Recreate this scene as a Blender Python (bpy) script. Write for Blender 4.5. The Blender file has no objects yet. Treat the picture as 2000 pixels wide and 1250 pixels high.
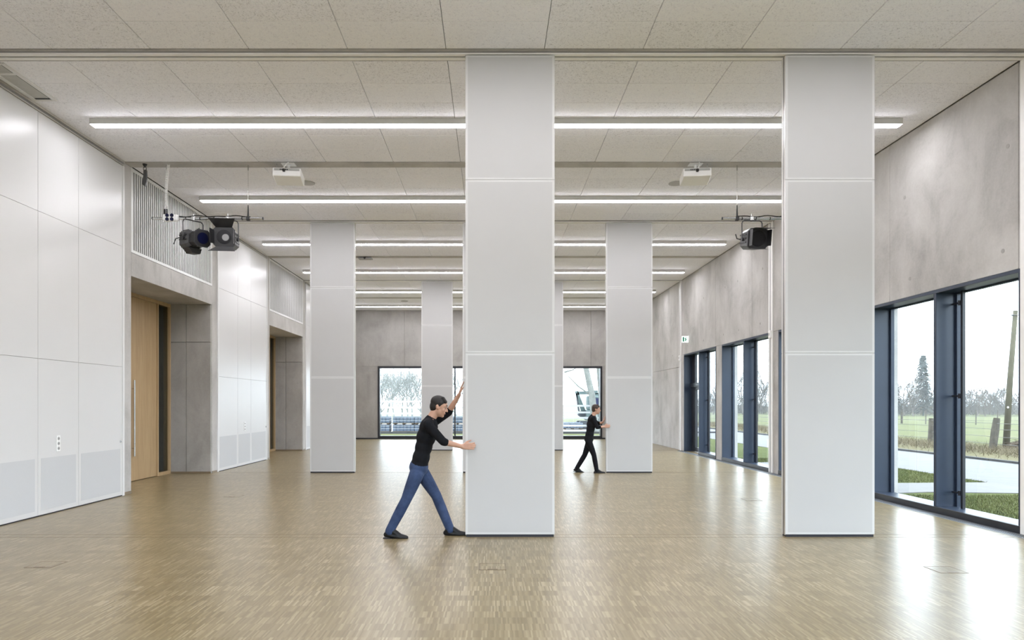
import bpy, bmesh, math, random
from mathutils import Vector, Matrix, Euler

# ------------------------------------------------------------------ camera, sky, exposure
SC = bpy.context.scene
COL = SC.collection
H = 1.635            # eye height
F = 1340.0           # focal length in pixels of the 2000 px wide frame
VX, VY = 960.0, 788.6  # where the depth direction vanishes
cd = bpy.data.cameras.new('camera')
cam = bpy.data.objects.new('camera', cd); COL.objects.link(cam)
cam.location = (0, 0, H); cam.rotation_euler = (math.radians(90), 0, 0)
cd.sensor_width = 36.0; cd.lens = F / 2000 * 36
cd.shift_x = (1000 - VX) / 2000; cd.shift_y = (VY - 625) / 2000
cd.clip_start = 0.05; cd.clip_end = 2000
SC.camera = cam

SKY = 5.8
LAMP = 35.0
w = bpy.data.worlds.new('overcast_sky'); SC.world = w; w.use_nodes = True
bg = w.node_tree.nodes['Background']
bg.inputs[0].default_value = (0.83, 0.925, 1.05, 1); bg.inputs[1].default_value = SKY
SC.view_settings.view_transform = 'Standard'
SC.view_settings.look = 'None'
SC.view_settings.gamma = 1.0
SC.view_settings.use_curve_mapping = False
SC.view_settings.exposure = 0.36
SC.cycles.max_bounces = 12
SC.cycles.diffuse_bounces = 6
SC.cycles.glossy_bounces = 4
SC.cycles.transparent_max_bounces = 24
SC.cycles.volume_bounces = 1

R = random.Random(7)

# ------------------------------------------------------------------ materials
def srgb(r, g, b):
    f = lambda c: (c / 255 / 12.92) if c / 255 <= .04045 else ((c / 255 + .055) / 1.055) ** 2.4
    return (f(r), f(g), f(b), 1)

class NT:
    """small helper to wire nodes"""
    def __init__(s, name):
        s.m = bpy.data.materials.new(name); s.m.use_nodes = True
        s.t = s.m.node_tree; s.n = s.t.nodes
        s.b = s.n['Principled BSDF']; s.out = s.n['Material Output']
    def add(s, kind, **kw):
        nd = s.n.new(kind)
        for k, v in kw.items(): setattr(nd, k, v)
        return nd
    def link(s, a, b): s.t.links.new(a, b)
    def val(s, nd, i, v):
        if hasattr(v, 'is_output') or isinstance(v, bpy.types.NodeSocket): s.link(v, nd.inputs[i])
        else: nd.inputs[i].default_value = v
    def math(s, op, a, b=0.0):
        nd = s.add('ShaderNodeMath', operation=op); s.val(nd, 0, a); s.val(nd, 1, b); return nd.outputs[0]
    def mix(s, fac, a, b, blend='MIX'):
        nd = s.add('ShaderNodeMix', data_type='RGBA', blend_type=blend)
        s.val(nd, 0, fac); s.val(nd, 6, a); s.val(nd, 7, b); return nd.outputs[2]
    def noise(s, scale, detail=3, rough=.55, vec=None, dist=0):
        nd = s.add('ShaderNodeTexNoise'); nd.inputs['Scale'].default_value = scale
        nd.inputs['Detail'].default_value = detail; nd.inputs['Roughness'].default_value = rough
        nd.inputs['Distortion'].default_value = dist
        if vec is not None: s.link(vec, nd.inputs['Vector'])
        return nd.outputs['Fac']
    def ramp(s, fac, stops):
        nd = s.add('ShaderNodeValToRGB'); s.link(fac, nd.inputs[0])
        e = nd.color_ramp.elements
        while len(e) < len(stops): e.new(.5)
        for el, (p, c) in zip(e, stops): el.position = p; el.color = c if len(c) == 4 else (*c, 1)
        return nd.outputs[0]
    def pos(s, sx=1, sy=1, sz=1):
        g = s.add('ShaderNodeNewGeometry'); mp = s.add('ShaderNodeMapping')
        mp.inputs['Scale'].default_value = (sx, sy, sz)
        s.link(g.outputs['Position'], mp.inputs['Vector']); return mp.outputs[0]
    def bump(s, h, strength=.2, dist=.01):
        nd = s.add('ShaderNodeBump'); nd.inputs['Strength'].default_value = strength
        nd.inputs['Distance'].default_value = dist
        s.link(h, nd.inputs['Height']); s.link(nd.outputs[0], s.b.inputs['Normal'])

MATS = {}
def plain(name, col, rough=.5, metal=0.0, var=.06, scale=6.0, spec=.5, coat=0.0):
    """one colour with a little procedural unevenness"""
    t = NT(name); c = col
    v = t.noise(scale, 3, .6, t.pos())
    lo = tuple(max(0, x * (1 - var)) for x in c[:3]) + (1,); hi = tuple(min(1, x * (1 + var)) for x in c[:3]) + (1,)
    t.link(t.ramp(v, [(.3, lo), (.7, hi)]), t.b.inputs['Base Color'])
    t.b.inputs['Roughness'].default_value = rough; t.b.inputs['Metallic'].default_value = metal
    t.b.inputs['Specular IOR Level'].default_value = spec
    t.b.inputs['Coat Weight'].default_value = coat
    MATS[name] = t.m; return t.m

def emit(name, col, strength):
    t = NT(name); t.b.inputs['Base Color'].default_value = col
    t.b.inputs['Emission Color'].default_value = col; t.b.inputs['Emission Strength'].default_value = strength
    MATS[name] = t.m; return t.m

def concrete(name, dark, mid, light):
    t = NT(name)
    big = t.noise(1.1, 6, .62, t.pos(1, 1, .8), .5)
    streak = t.noise(1.6, 4, .65, t.pos(1.3, 1.3, .22), .2)
    fine = t.noise(26, 4, .7, t.pos())
    rnd = t.add('ShaderNodeObjectInfo').outputs['Random']
    a = t.math('ADD', t.math('MULTIPLY', big, .72), t.math('MULTIPLY', streak, .28))
    a = t.math('ADD', a, t.math('MULTIPLY', t.math('SUBTRACT', fine, .5), .16))
    a = t.math('ADD', a, t.math('MULTIPLY', t.math('SUBTRACT', rnd, .5), .05))
    c = t.ramp(a, [(.34, dark), (.5, mid), (.66, light)])
    vo = t.add('ShaderNodeTexVoronoi'); vo.inputs['Scale'].default_value = 5.5
    t.link(t.pos(), vo.inputs['Vector'])
    pit = t.ramp(vo.outputs['Distance'], [(.0, (.45, .45, .44)), (.035, (1, 1, 1))])
    c = t.mix(1.0, c, pit, 'MULTIPLY')
    t.link(c, t.b.inputs['Base Color'])
    t.b.inputs['Roughness'].default_value = .72; t.b.inputs['Specular IOR Level'].default_value = .35
    t.bump(fine, .12, .004)
    MATS[name] = t.m

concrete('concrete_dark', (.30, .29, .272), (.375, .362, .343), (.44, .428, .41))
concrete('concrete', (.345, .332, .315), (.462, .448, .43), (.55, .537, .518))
plain('white_lacquer', (.66, .66, .658, 1), .32, var=.01, scale=.7)
plain('white_metal', (.73, .73, .728, 1), .4, var=.02)
plain('perforated', (.56, .57, .58, 1), .55, var=.015, scale=90)
plain('board', (.515, .515, .513, 1), .5, var=.012, scale=1.5)
plain('board_edge', (.63, .63, .627, 1), .4, var=.01)
plain('aluminium', (.62, .60, .56, 1), .38, metal=.7, var=.05)
plain('steel', (.66, .67, .68, 1), .25, metal=1, var=.04)
plain('rail_white', (.86, .855, .84, 1), .4, var=.03)
plain('grey_metal', (.33, .325, .32, 1), .4, metal=.5, var=.05)
plain('lamp_housing', (.60, .59, .57, 1), .45, var=.02)
plain('dark_void', (.035, .035, .037, 1), .8)
plain('rubber', (.02, .021, .03, 1), .6)
plain('window_metal', (.024, .037, .064, 1), .36, var=.05, scale=3, spec=.4)
plain('window_black', (.018, .02, .026, 1), .35, var=.05)
plain('spot_black', (.022, .022, .024, 1), .42, var=.1)
plain('spot_grey', (.07, .07, .072, 1), .4, var=.1)
plain('cable_black', (.012, .012, .013, 1), .5)
plain('plastic_white', (.88, .88, .875, 1), .35, var=.01)
plain('plastic_grey', (.38, .38, .37, 1), .45)
plain('speaker_mesh', (.42, .42, .41, 1), .6)
plain('grille_metal', (.36, .39, .42, 1), .35, metal=.4, var=.06)
plain('joint_wood', (.20, .155, .10, 1), .4)
plain('skin', (.52, .30, .21, 1), .5, var=.05)
plain('hair', (.012, .009, .008, 1), .6, var=.3, scale=60)
plain('hair_brown', (.045, .028, .018, 1), .55, var=.3, scale=60)
plain('black_cloth', (.008, .0085, .011, 1), .9, var=.15, scale=18, spec=.2)
plain('black_leather', (.009, .009, .010, 1), .42, spec=.3)
plain('eye_white', (.75, .74, .72, 1), .2)
plain('lip', (.40, .16, .13, 1), .45)
plain('asphalt', (.118, .115, .112, 1), .8, var=.1, scale=3)
plain('path_slab', (.13, .125, .12, 1), .8, var=.08, scale=2)
plain('kerb_stone', (.05, .05, .052, 1), .8, var=.15)
plain('brush', (.10, .073, .052, 1), .9, var=.3, scale=8)
plain('old_post', (.075, .066, .052, 1), .9, var=.35, scale=5)
plain('pole_wood', (.075, .068, .043, 1), .85, var=.2, scale=2)
plain('bark', (.085, .072, .06, 1), .9, var=.25, scale=3)
plain('hazed_bark', (.17, .175, .16, 1), .9, var=.25, scale=3)  # bark lightened so the colour stands in for haze and overexposure
plain('needles', (.022, .034, .03, 1), .85, var=.4, scale=.6)
plain('wire', (.10, .095, .09, 1), .6)
plain('white_paint', (.78, .78, .77, 1), .6, var=.05)
plain('blue_block', (.075, .10, .14, 1), .6, var=.25, scale=4)
plain('pallet_wood', (.11, .08, .055, 1), .85, var=.25)
plain('machine_green', (.07, .10, .095, 1), .5, var=.1)
plain('machine_dark', (.05, .055, .06, 1), .6)
plain('tie_plug', (.36, .345, .325, 1), .8)
emit('lamp_glow', (.985, .972, 1.03, 1), LAMP)
emit('sign_glow', (.85, 1.0, .95, 1), 1.3)
plain('sign_green', (.0, .22, .11, 1), .5)
plain('lens_glass', (.008, .010, .04, 1), .18, spec=.25)
plain('lens_frost', (.30, .30, .30, 1), .15)

def _floor():
    t = NT('parquet')
    g = t.add('ShaderNodeNewGeometry'); sp = t.add('ShaderNodeSeparateXYZ'); t.link(g.outputs['Position'], sp.inputs[0])
    row = t.math('FLOOR', t.math('DIVIDE', sp.outputs[1], .15))
    def wn(a, b):
        cb = t.add('ShaderNodeCombineXYZ'); t.val(cb, 0, a); t.val(cb, 1, b)
        nd = t.add('ShaderNodeTexWhiteNoise', noise_dimensions='2D'); t.link(cb.outputs[0], nd.inputs['Vector']); return nd.outputs['Value']
    off = wn(row, 3.3)
    xo = t.math('ADD', sp.outputs[0], t.math('MULTIPLY', off, .31))
    colu = t.math('FLOOR', t.math('DIVIDE', xo, .0125))
    block = t.math('FLOOR', t.math('DIVIDE', xo, .31))
    a = wn(colu, row); b = wn(block, row)
    grain = t.noise(1.0, 3, .6, t.pos(220, 9, 1))
    big = t.noise(.5, 2, .5, t.pos())
    v = t.math('ADD', t.math('MULTIPLY', a, .62), t.math('MULTIPLY', b, .16))
    v = t.math('ADD', v, t.math('MULTIPLY', grain, .12)); v = t.math('ADD', v, t.math('MULTIPLY', off, .08))
    v = t.math('ADD', v, t.math('MULTIPLY', t.math('SUBTRACT', big, .5), .14))
    c = t.ramp(v, [(.1, (.172, .13, .062)), (.35, (.212, .165, .082)), (.55, (.238, .187, .096)), (.70, (.283, .225, .123)), (.90, (.39, .33, .205))])
    t.link(c, t.b.inputs['Base Color'])
    t.b.inputs['Roughness'].default_value = .30
    t.b.inputs['Specular IOR Level'].default_value = .62
    MATS['parquet'] = t.m
_floor()

def _ceiling():
    t = NT('wood_wool')
    f1 = t.noise(62, 4, .75, t.pos(), .8); f2 = t.noise(30, 3, .6, t.pos(), 1.2)
    rnd = t.add('ShaderNodeObjectInfo').outputs['Random']
    v = t.math('ADD', t.math('MULTIPLY', f1, .6), t.math('MULTIPLY', f2, .4))
    v = t.math('ADD', v, t.math('MULTIPLY', t.math('SUBTRACT', rnd, .5), .05))
    t.link(t.ramp(v, [(.33, (.51, .51, .54)), (.46, (.875, .88, .935)), (.62, (.93, .935, .97))]), t.b.inputs['Base Color'])
    t.b.inputs['Roughness'].default_value = .9; t.b.inputs['Specular IOR Level'].default_value = .2
    t.bump(v, .4, .008)
    MATS['wood_wool'] = t.m
_ceiling()

def _oak():
    t = NT('oak')
    a = t.noise(3.0, 4, .6, t.pos(6, 6, .25), 1.0); b = t.noise(9, 3, .6, t.pos(12, 12, .35))
    v = t.math('ADD', t.math('MULTIPLY', a, .6), t.math('MULTIPLY', b, .4))
    t.link(t.ramp(v, [(.3, (.36, .245, .125)), (.7, (.52, .375, .21))]), t.b.inputs['Base Color'])
    t.b.inputs['Roughness'].default_value = .42
    MATS['oak'] = t.m
_oak()

def _jeans():
    t = NT('jeans')
    a = t.noise(7, 4, .6, t.pos()); b = t.noise(160, 2, .6, t.pos())
    v = t.math('ADD', t.math('MULTIPLY', a, .75), t.math('MULTIPLY', b, .25))
    t.link(t.ramp(v, [(.35, (.014, .03, .085)), (.7, (.045, .078, .17))]), t.b.inputs['Base Color'])
    t.b.inputs['Roughness'].default_value = .85
    MATS['jeans'] = t.m
_jeans()

def _grass(name, lo, mid, hi, sc):
    t = NT(name)
    a = t.noise(sc, 5, .65, t.pos(), .5); b = t.noise(sc * 14, 4, .7, t.pos())
    v = t.math('ADD', t.math('MULTIPLY', a, .55), t.math('MULTIPLY', b, .45))
    t.link(t.ramp(v, [(.32, lo), (.5, mid), (.68, hi)]), t.b.inputs['Base Color'])
    t.b.inputs['Roughness'].default_value = .95; t.b.inputs['Specular IOR Level'].default_value = .1
    t.bump(b, .5, .03)
    MATS[name] = t.m
_grass('lawn', (0.05, 0.062, 0.016), (0.073, 0.086, 0.023), (0.10, 0.105, 0.04), .8)
_grass('field', (0.072, 0.077, 0.030), (0.094, 0.099, 0.042), (0.126, 0.118, 0.063), .12)
_grass('verge', (0.079, 0.065, 0.036), (0.104, 0.093, 0.048), (0.144, 0.115, 0.069), .7)
plain('blade', (.105, .118, .034, 1), .8, var=.35, scale=9)
plain('dry_blade', (.14, .115, .07, 1), .9, var=.3, scale=5)

def _glass(name, tint):
    t = NT(name); t.n.remove(t.b)
    tr = t.add('ShaderNodeBsdfTransparent'); tr.inputs[0].default_value = tint
    gl = t.add('ShaderNodeBsdfGlossy'); gl.inputs['Roughness'].default_value = .01
    fr = t.add('ShaderNodeFresnel'); fr.inputs[0].default_value = 1.5
    gm_ = t.add('ShaderNodeNewGeometry')          # reflect once, on the outward face of each pane side
    fac = t.math('MULTIPLY', fr.outputs[0], t.math('SUBTRACT', 1.0, gm_.outputs['Backfacing']))
    mx = t.add('ShaderNodeMixShader'); t.link(fac, mx.inputs[0])
    t.link(tr.outputs[0], mx.inputs[1]); t.link(gl.outputs[0], mx.inputs[2])
    t.link(mx.outputs[0], t.out.inputs[0]); MATS[name] = t.m
_glass('glass', (.94, .965, .958, 1))
_glass('glass_grey', (.62, .64, .62, 1))

# ------------------------------------------------------------------ mesh helpers
ORG = {}
def P(x, y, d):
    """point at distance d into the room that shows at photo pixel (x, y)"""
    return Vector(((x - VX) / F * d, d, H + (VY - y) / F * d))

def bx(bm, x0, x1, y0, y1, z0, z1, bev=0.0):
    mt = Matrix.Translation(((x0 + x1) / 2, (y0 + y1) / 2, (z0 + z1) / 2)) @ Matrix.Diagonal((abs(x1 - x0), abs(y1 - y0), abs(z1 - z0), 1))
    r = bmesh.ops.create_cube(bm, size=1, matrix=mt)
    if bev > 0:
        es = list({e for v in r['verts'] for e in v.link_edges})
        bmesh.ops.bevel(bm, geom=es, offset=bev, segments=1, affect='EDGES')
    return bm

def box(x0, x1, y0, y1, z0, z1, bev=0.0):
    return bx(bmesh.new(), x0, x1, y0, y1, z0, z1, bev)

def tube(bm, pts, r, seg=8, r1=None, cap=True):
    pts = [Vector(p) for p in pts]; n = len(pts); rings = []
    up = Vector((0, 0, 1))
    for i, p in enumerate(pts):
        d = (pts[min(i + 1, n - 1)] - pts[max(i - 1, 0)]).normalized()
        a = d.cross(up)
        if a.length < 1e-3: a = d.cross(Vector((0, 1, 0)))
        a.normalize(); b = d.cross(a)
        rad = r if r1 is None else r + (r1 - r) * i / max(1, n - 1)
        rings.append([bm.verts.new(p + (a * math.cos(2 * math.pi * k / seg) + b * math.sin(2 * math.pi * k / seg)) * rad) for k in range(seg)])
    for i in range(n - 1):
        for k in range(seg):
            bm.faces.new((rings[i][k], rings[i][(k + 1) % seg], rings[i + 1][(k + 1) % seg], rings[i + 1][k]))
    if cap:
        bm.faces.new(rings[0][::-1]); bm.faces.new(rings[-1])
    return bm

def cyl(bm, c, axis, r, h, seg=24, r2=None):
    axis = Vector(axis).normalized(); q = Vector((0, 0, 1)).rotation_difference(axis)
    mt = Matrix.Translation(Vector(c)) @ q.to_matrix().to_4x4()
    bmesh.ops.create_cone(bm, cap_ends=True, segments=seg, radius1=r, radius2=r if r2 is None else r2, depth=h, matrix=mt)
    return bm

def prism(bm, pts, d):
    """closed polygon of 3-D points, pushed along vector d"""
    d = Vector(d); a = [bm.verts.new(Vector(p)) for p in pts]; b = [bm.verts.new(Vector(p) + d) for p in pts]; n = len(a)
    bm.faces.new(a[::-1]); bm.faces.new(b)
    for i in range(n): bm.faces.new((a[i], a[(i + 1) % n], b[(i + 1) % n], b[i]))
    return bm

def finish(bm):
    bmesh.ops.recalc_face_normals(bm, faces=bm.faces[:])

def root(name, loc, label=None, cat=None, group=None, kind=None):
    o = bpy.data.objects.new(name, None); COL.objects.link(o); o.location = loc
    o.empty_display_size = .2
    ORG[o.name] = Vector(loc); tag(o, label, cat, group, kind); return o

def tag(o, label=None, cat=None, group=None, kind=None):
    if label: o['label'] = label
    if cat: o['category'] = cat
    if group: o['group'] = group
    if kind: o['kind'] = kind
    return o

def obj(name, bm, mat, parent=None, origin=None, smooth=False, label=None):
    """link a bmesh built in world coordinates as one object"""
    if isinstance(bm, bpy.types.Mesh): me = bm
    else:
        finish(bm); me = bpy.data.meshes.new(name); bm.to_mesh(me); bm.free()
    if parent is not None: org = ORG[parent.name]
    elif origin is not None: org = Vector(origin)
    else:
        vs = [v.co for v in me.vertices]
        org = Vector(((min(v.x for v in vs) + max(v.x for v in vs)) / 2, (min(v.y for v in vs) + max(v.y for v in vs)) / 2, min(v.z for v in vs)))
    me.transform(Matrix.Translation(-org))
    if mat and not me.materials: me.materials.append(MATS[mat])
    if smooth:
        for p in me.polygons: p.use_smooth = True
    o = bpy.data.objects.new(name, me); COL.objects.link(o); ORG[o.name] = org
    if parent is not None: o.parent = parent
    else: o.location = org
    if label: o['label'] = label
    return o

def inst(name, me, parent, loc, rot=None, scale=None):
    """another object on shared mesh data, world location"""
    o = bpy.data.objects.new(name, me); COL.objects.link(o)
    org = ORG[parent.name] if parent is not None else Vector((0, 0, 0))
    o.location = Vector(loc) - org
    if rot: o.rotation_euler = rot
    if scale: o.scale = scale
    if parent is not None: o.parent = parent
    ORG[o.name] = Vector(loc); return o

def mesh_of(bm, mat, name, smooth=False):
    finish(bm); me = bpy.data.meshes.new(name); bm.to_mesh(me); bm.free(); me.materials.append(MATS[mat])
    if smooth:
        for p in me.polygons: p.use_smooth = True
    return me

def copy_tree(o, parent=None, loc=None):
    c = o.copy(); COL.objects.link(c); c.parent = parent
    if loc is not None: c.location = loc
    for ch in list(o.children): copy_tree(ch, c)
    return c

plain('gap_shade', (.22, .22, .218, 1), .9)  # grey that stands in for the shade between the louvre slats
plain('lens_dark', (.012, .012, .014, 1), .2, spec=.25)
plain('white_rail', (.40, .40, .40, 1), .7)
plain('hatch_lid', (.50, .50, .49, 1), .6)
plain('yard_gravel', (.24, .236, .23, 1), .9, var=.12, scale=3)

# ------------------------------------------------------------------ the hall: sizes
XL, XR, ZC = -6.555, 6.645, 5.955
def TB(k): return 8.35 + 3.9 * k          # start of the ceiling beams (even: sliding track, odd: plain)
BW = .30
YN, YF = TB(-3), TB(6)                    # near and far end walls
WZ = 3.335                                # window head
WXO = 7.09                                # outer face of the right wall

# ------------------------------------------------------------------ floor
floor = obj('floor', box(-8.2, WXO, YN - .3, YF + .35, -.3, 0), 'parquet'); tag(floor, kind='structure')
for k in (0, 2, 4):
    for dy in (.0, .17):
        obj('joint_strip', box(XL, 6.40, TB(k) + .045 + dy, TB(k) + .052 + dy, -.01, .0012), 'joint_wood', floor)
# metal grating along the window front
g = obj('trim_1', box(6.44, XR, YN, 23.75, -.01, .004), 'grille_metal'); tag(g, kind='structure')
gm = mesh_of(box(0, .012, -1.93, 1.93, 0, .004), 'dark_void', 'grating_gap')
for k in range(-1, 4):
    for i in range(6): inst('grating_gap', gm, g, (6.46 + i * .03, TB(k) + 1.95, .0015))

# ------------------------------------------------------------------ ceiling
ceil = obj('ceiling', box(-8.2, WXO, YN - .3, YF + .5, ZC + .10, ZC + .5), 'dark_void'); tag(ceil, kind='structure')
ORG['ceiling'] = Vector(ceil.location)
for k in range(-3, 7):
    obj('concrete_beam', box(XL - .05, XR + .05, TB(k) + .015, TB(k) + BW - .015, ZC - .004, ZC + .12), 'concrete', ceil)
pm = mesh_of(box(-.5965, .5965, -.298, .298, 0, .03, .003), 'wood_wool', 'ceiling_panel')
rest = bmesh.new()
for k in range(-3, 6):
    for r in range(6):
        for c in range(11):
            x = XL + .6 + 1.2 * c; y = TB(k) + BW + .3 + .6 * r
            if -1 <= k <= 2: inst('ceiling_panel', pm, ceil, (x, y, ZC))
            else: bx(rest, x - .5965, x + .5965, y - .298, y + .298, ZC, ZC + .03)
rp = obj('ceiling_panel_field', rest, 'wood_wool', ceil); rp['kind'] = 'stuff'

# ------------------------------------------------------------------ concrete wall helper: thin facing panels with open joints on a solid core
def facing(parent, axis, face, depth, rects, gap=.004, name='concrete_panel', mat='concrete'):
    """axis 'x': panels in the y-z plane at x = face, body towards face + depth; axis 'y' likewise in x-z"""
    for (a0, a1, z0, z1) in rects:
        lo, hi = sorted((face, face + depth))
        if axis == 'x': b = box(lo, hi, a0 + gap, a1 - gap, z0 + gap, z1 - gap, .003)
        else: b = box(a0 + gap, a1 - gap, lo, hi, z0 + gap, z1 - gap, .003)
        obj(name, b, mat, parent)

tie = mesh_of(cyl(bmesh.new(), (0, 0, 0), (1, 0, 0), .03, .006, 14), 'tie_plug', 'tie_hole')

# right wall
wr = obj('wall_right', box(XR + .06, WXO, YN - .3, YF + .35, WZ, ZC + .12), 'concrete'); tag(wr, kind='structure')
WIN = [(TB(k) + .25, TB(k) + 3.62) for k in range(-2, 4)]
edges = [YN - .3] + [v for ab in WIN for v in ab] + [YF + .35]
for i in range(0, len(edges), 2):
    obj('wall_core', box(XR + .06, WXO, edges[i], edges[i + 1], -.25, WZ), 'concrete', wr)
J = [YN, 2.95, 5.75, 8.65, 11.45, 14.3, 17.5, 20.36, 23.95]
facing(wr, 'x', XR, .06, [(J[i], J[i + 1], WZ, ZC - .01) for i in range(len(J) - 1)])
for i in range(0, len(edges), 2):
    a, b = edges[i], min(edges[i + 1], 23.95)
    if i == 0: a = YN
    facing(wr, 'x', XR, .06, [(a, b, 0, WZ)], .001)
facing(wr, 'x', XR, .06, [(23.95, YF, 2.93, ZC - .01), (23.95, 26.9, 0, 2.93), (26.9, 29.75, 0, 2.93), (29.75, YF, 0, 2.93)])
for d in (8.95, 11.0, 12.2, 13.9, 14.9, 16.9, 18.4, 19.6, 21.6, 23.2, 25.3, 28.3):
    for z in (3.62, 4.95):
        if d > 24 and z < 4: z = 3.4
        inst('tie_hole', tie, wr, (XR, d + .12 * math.sin(d * 7 + z), z))
# vertical receiving jambs of the sliding tracks
for k in (0, 2, 4):
    y = TB(k)
    obj('track_jamb', box(XR - .03, XR, y + .03, y + .24, 0, ZC - .01, .004), 'rail_white', wr)
    obj('jamb_seal', box(XR - .034, XR - .028, y + .11, y + .16, 0, ZC - .02), 'grey_metal', wr)

# far wall
WFX0, WFX1, WFZ0, WFZ1 = -5.26, 5.12, .06, 3.37
wf = obj('wall_far', box(-8.2, WXO, YF + .06, YF + .5, WFZ1, ZC + .12), 'concrete'); tag(wf, kind='structure')
for a, b in ((-8.2, WFX0), (WFX1, WXO)):
    obj('wall_core', box(a, b, YF + .06, YF + .5, -.25, WFZ1), 'concrete', wf)
obj('wall_core', box(WFX0, WFX1, YF + .06, YF + .5, -.25, WFZ0), 'concrete', wf)
JX = [XL, -4.03, -1.25, 1.55, 4.6, XR]
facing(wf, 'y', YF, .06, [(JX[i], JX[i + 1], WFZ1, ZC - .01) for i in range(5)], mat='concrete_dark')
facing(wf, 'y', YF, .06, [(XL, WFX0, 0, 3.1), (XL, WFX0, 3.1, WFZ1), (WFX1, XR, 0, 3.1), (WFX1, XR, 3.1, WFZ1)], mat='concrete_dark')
obj('baseboard_far', box(XL, XR, YF - .025, YF, 0, .06), 'window_black', wf)
for x in (-5.9, -4.95, -3.6, -2.55, -.6, .7, 2.3, 3.4, 4.3):
    for z in (3.75, 5.0):
        inst('tie_hole', tie, wf, (x, YF, z), (0, 0, math.pi / 2))
for z in (.7, 1.7, 2.6): inst('tie_hole', tie, wf, (-5.7, YF, z), (0, 0, math.pi / 2))

# near wall behind the camera
wn_ = obj('wall_near', box(-8.2, WXO, YN - .3, YN, WFZ1, ZC + .12), 'concrete'); tag(wn_, kind='structure')
for a, b in ((-8.2, WFX0), (WFX1, WXO)): obj('wall_core', box(a, b, YN - .3, YN, -.25, WFZ1), 'concrete', wn_)
obj('wall_core', box(WFX0, WFX1, YN - .3, YN, -.25, WFZ0), 'concrete', wn_)

# ------------------------------------------------------------------ left wall: door niches under louvre screens, partition cupboards between
wl = obj('wall_left', box(-8.2, -7.9, YN - .3, YF + .5, -.25, ZC + .12), 'concrete'); tag(wl, kind='structure')
NX = -7.55            # back of the door niches
OZ = 3.965            # niche height
for k in range(-2, 7):                                # pilaster under every beam
    a, b = TB(k) - .01, TB(k) + BW - .03
    obj('pilaster', box(-7.9, XL - .02, a, b, 0, ZC - .002, .006), 'concrete', wl)
    obj('pilaster_foot', box(XL - .03, XL - .012, a + .005, b - .005, 0, .05), 'joint_wood', wl)
for k in (-1, 1, 3, 5):
    a, b = TB(k) + BW - .03, TB(k + 1) - .01
    m = a + (b - a) * .43
    obj('niche_core', box(-7.9, XL - .07, a, b, OZ, ZC + .05 - 1.55), 'concrete', wl)
    facing(wl, 'x', XL - .02, -.06, [(a, m, OZ, 4.395), (m, b, OZ, 4.395)], .002)
    obj('plenum_back', box(-7.9, -6.85, a, b, 4.4, ZC), 'gap_shade', wl)
    # far cheek of the niche, four formwork panels
    mx = -7.16
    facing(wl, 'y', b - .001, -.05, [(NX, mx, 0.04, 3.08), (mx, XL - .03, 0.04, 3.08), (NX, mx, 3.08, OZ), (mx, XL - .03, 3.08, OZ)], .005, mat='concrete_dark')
    obj('cheek_foot', box(NX, XL - .03, b - .06, b - .052, 0, .045), 'joint_wood', wl)
    for x in (-6.75, -7.42):
        for z in (1.25, 2.35): inst('tie_hole', tie, wl, (x, b - .052, z), (0, 0, math.pi / 2))
for k in (-2, 0, 2, 4):                                # cupboard cores behind the white doors
    a, b = TB(k) + BW - .03, TB(k + 1) - .01
    obj('cupboard_shell', box(-7.9, XL - .075, a, b, 0, ZC), 'grey_metal', wl)
    for y0 in (a, b - .055):
        obj('jamb_post', box(XL - .08, XL + .012, y0, y0 + .055, 0, ZC - .09, .004), 'white_metal', wl)
    obj('head_channel', box(XL - .08, XL - .01, a, b, ZC - .085, ZC), 'grey_metal', wl)
    obj('channel_lip', box(XL - .012, XL + .02, a, b, ZC - .035, ZC - .002), 'aluminium', wl)
    obj('channel_lip', box(XL - .012, XL + .012, a, b, ZC - .088, ZC - .07), 'aluminium', wl)

# white cupboard doors that hide the parked partitions
def niche_door(y0, y1, label, latch=None):
    r = root('cupboard_door', (XL, (y0 + y1) / 2, 0), label, 'cupboard door', 'white cupboard doors along the left wall')
    zs = [.015, 2.29, 4.425, ZC - .09]
    for i in range(3):
        bd = obj('board', box(XL - .03, XL, y0 + .003, y1 - .003, zs[i] + .002, zs[i + 1] - .002, .002), 'white_lacquer', r)
        if i == 0:
            obj('perforated_panel', box(XL - .002, XL + .0025, y0 + .07, y1 - .07, .085, .84), 'perforated', bd)
    obj('bottom_seal', box(XL - .028, XL - .006, y0, y1, 0.0, .014), 'rubber', r)
    if latch:
        l = obj('latch', cyl(bmesh.new(), (XL + .006, latch, .97), (1, 0, 0), .022, .012, 16), 'steel', r)
        obj('keyhole', box(XL + .011, XL + .0135, latch - .004, latch + .004, .962, .978), 'rubber', l)
    return r
def sect(k):
    a, b = TB(k) + BW - .03 + .055, TB(k + 1) - .01 - .055
    return [a, a + 1.24, a + 1.24 + .975, b]
s = sect(0)
niche_door(s[0], s[1], 'large white cupboard door cut by the left edge of the photo')
niche_door(s[1], s[2], 'narrow white cupboard door with a triple socket, left foreground')
niche_door(s[2], s[3], 'white cupboard door with a small latch right before the nearest door niche', s[3] - .07)
s2 = sect(2)
niche_door(s2[0], s2[1], 'white cupboard door just past the nearest door niche')
niche_door(s2[1], s2[2], 'narrow white cupboard door with a socket between the two door niches')
niche_door(s2[2], s2[3], 'white cupboard door just before the second, farther door niche', s2[3] - .07)
s3 = sect(4)
niche_door(s3[0], s3[1], 'white cupboard door past the second door niche, half behind a grey partition')
niche_door(s3[1], s3[2], 'narrow white cupboard door behind the left grey partition')
niche_door(s3[2], s3[3], 'farthest white cupboard door on the left wall')
sb = sect(-2)
for i in range(3): niche_door(sb[i], sb[i + 1], ('white cupboard door beside the camera, first of three', 'white cupboard door beside the camera, second of three', 'white cupboard door beside the camera, third of three')[i])

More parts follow.
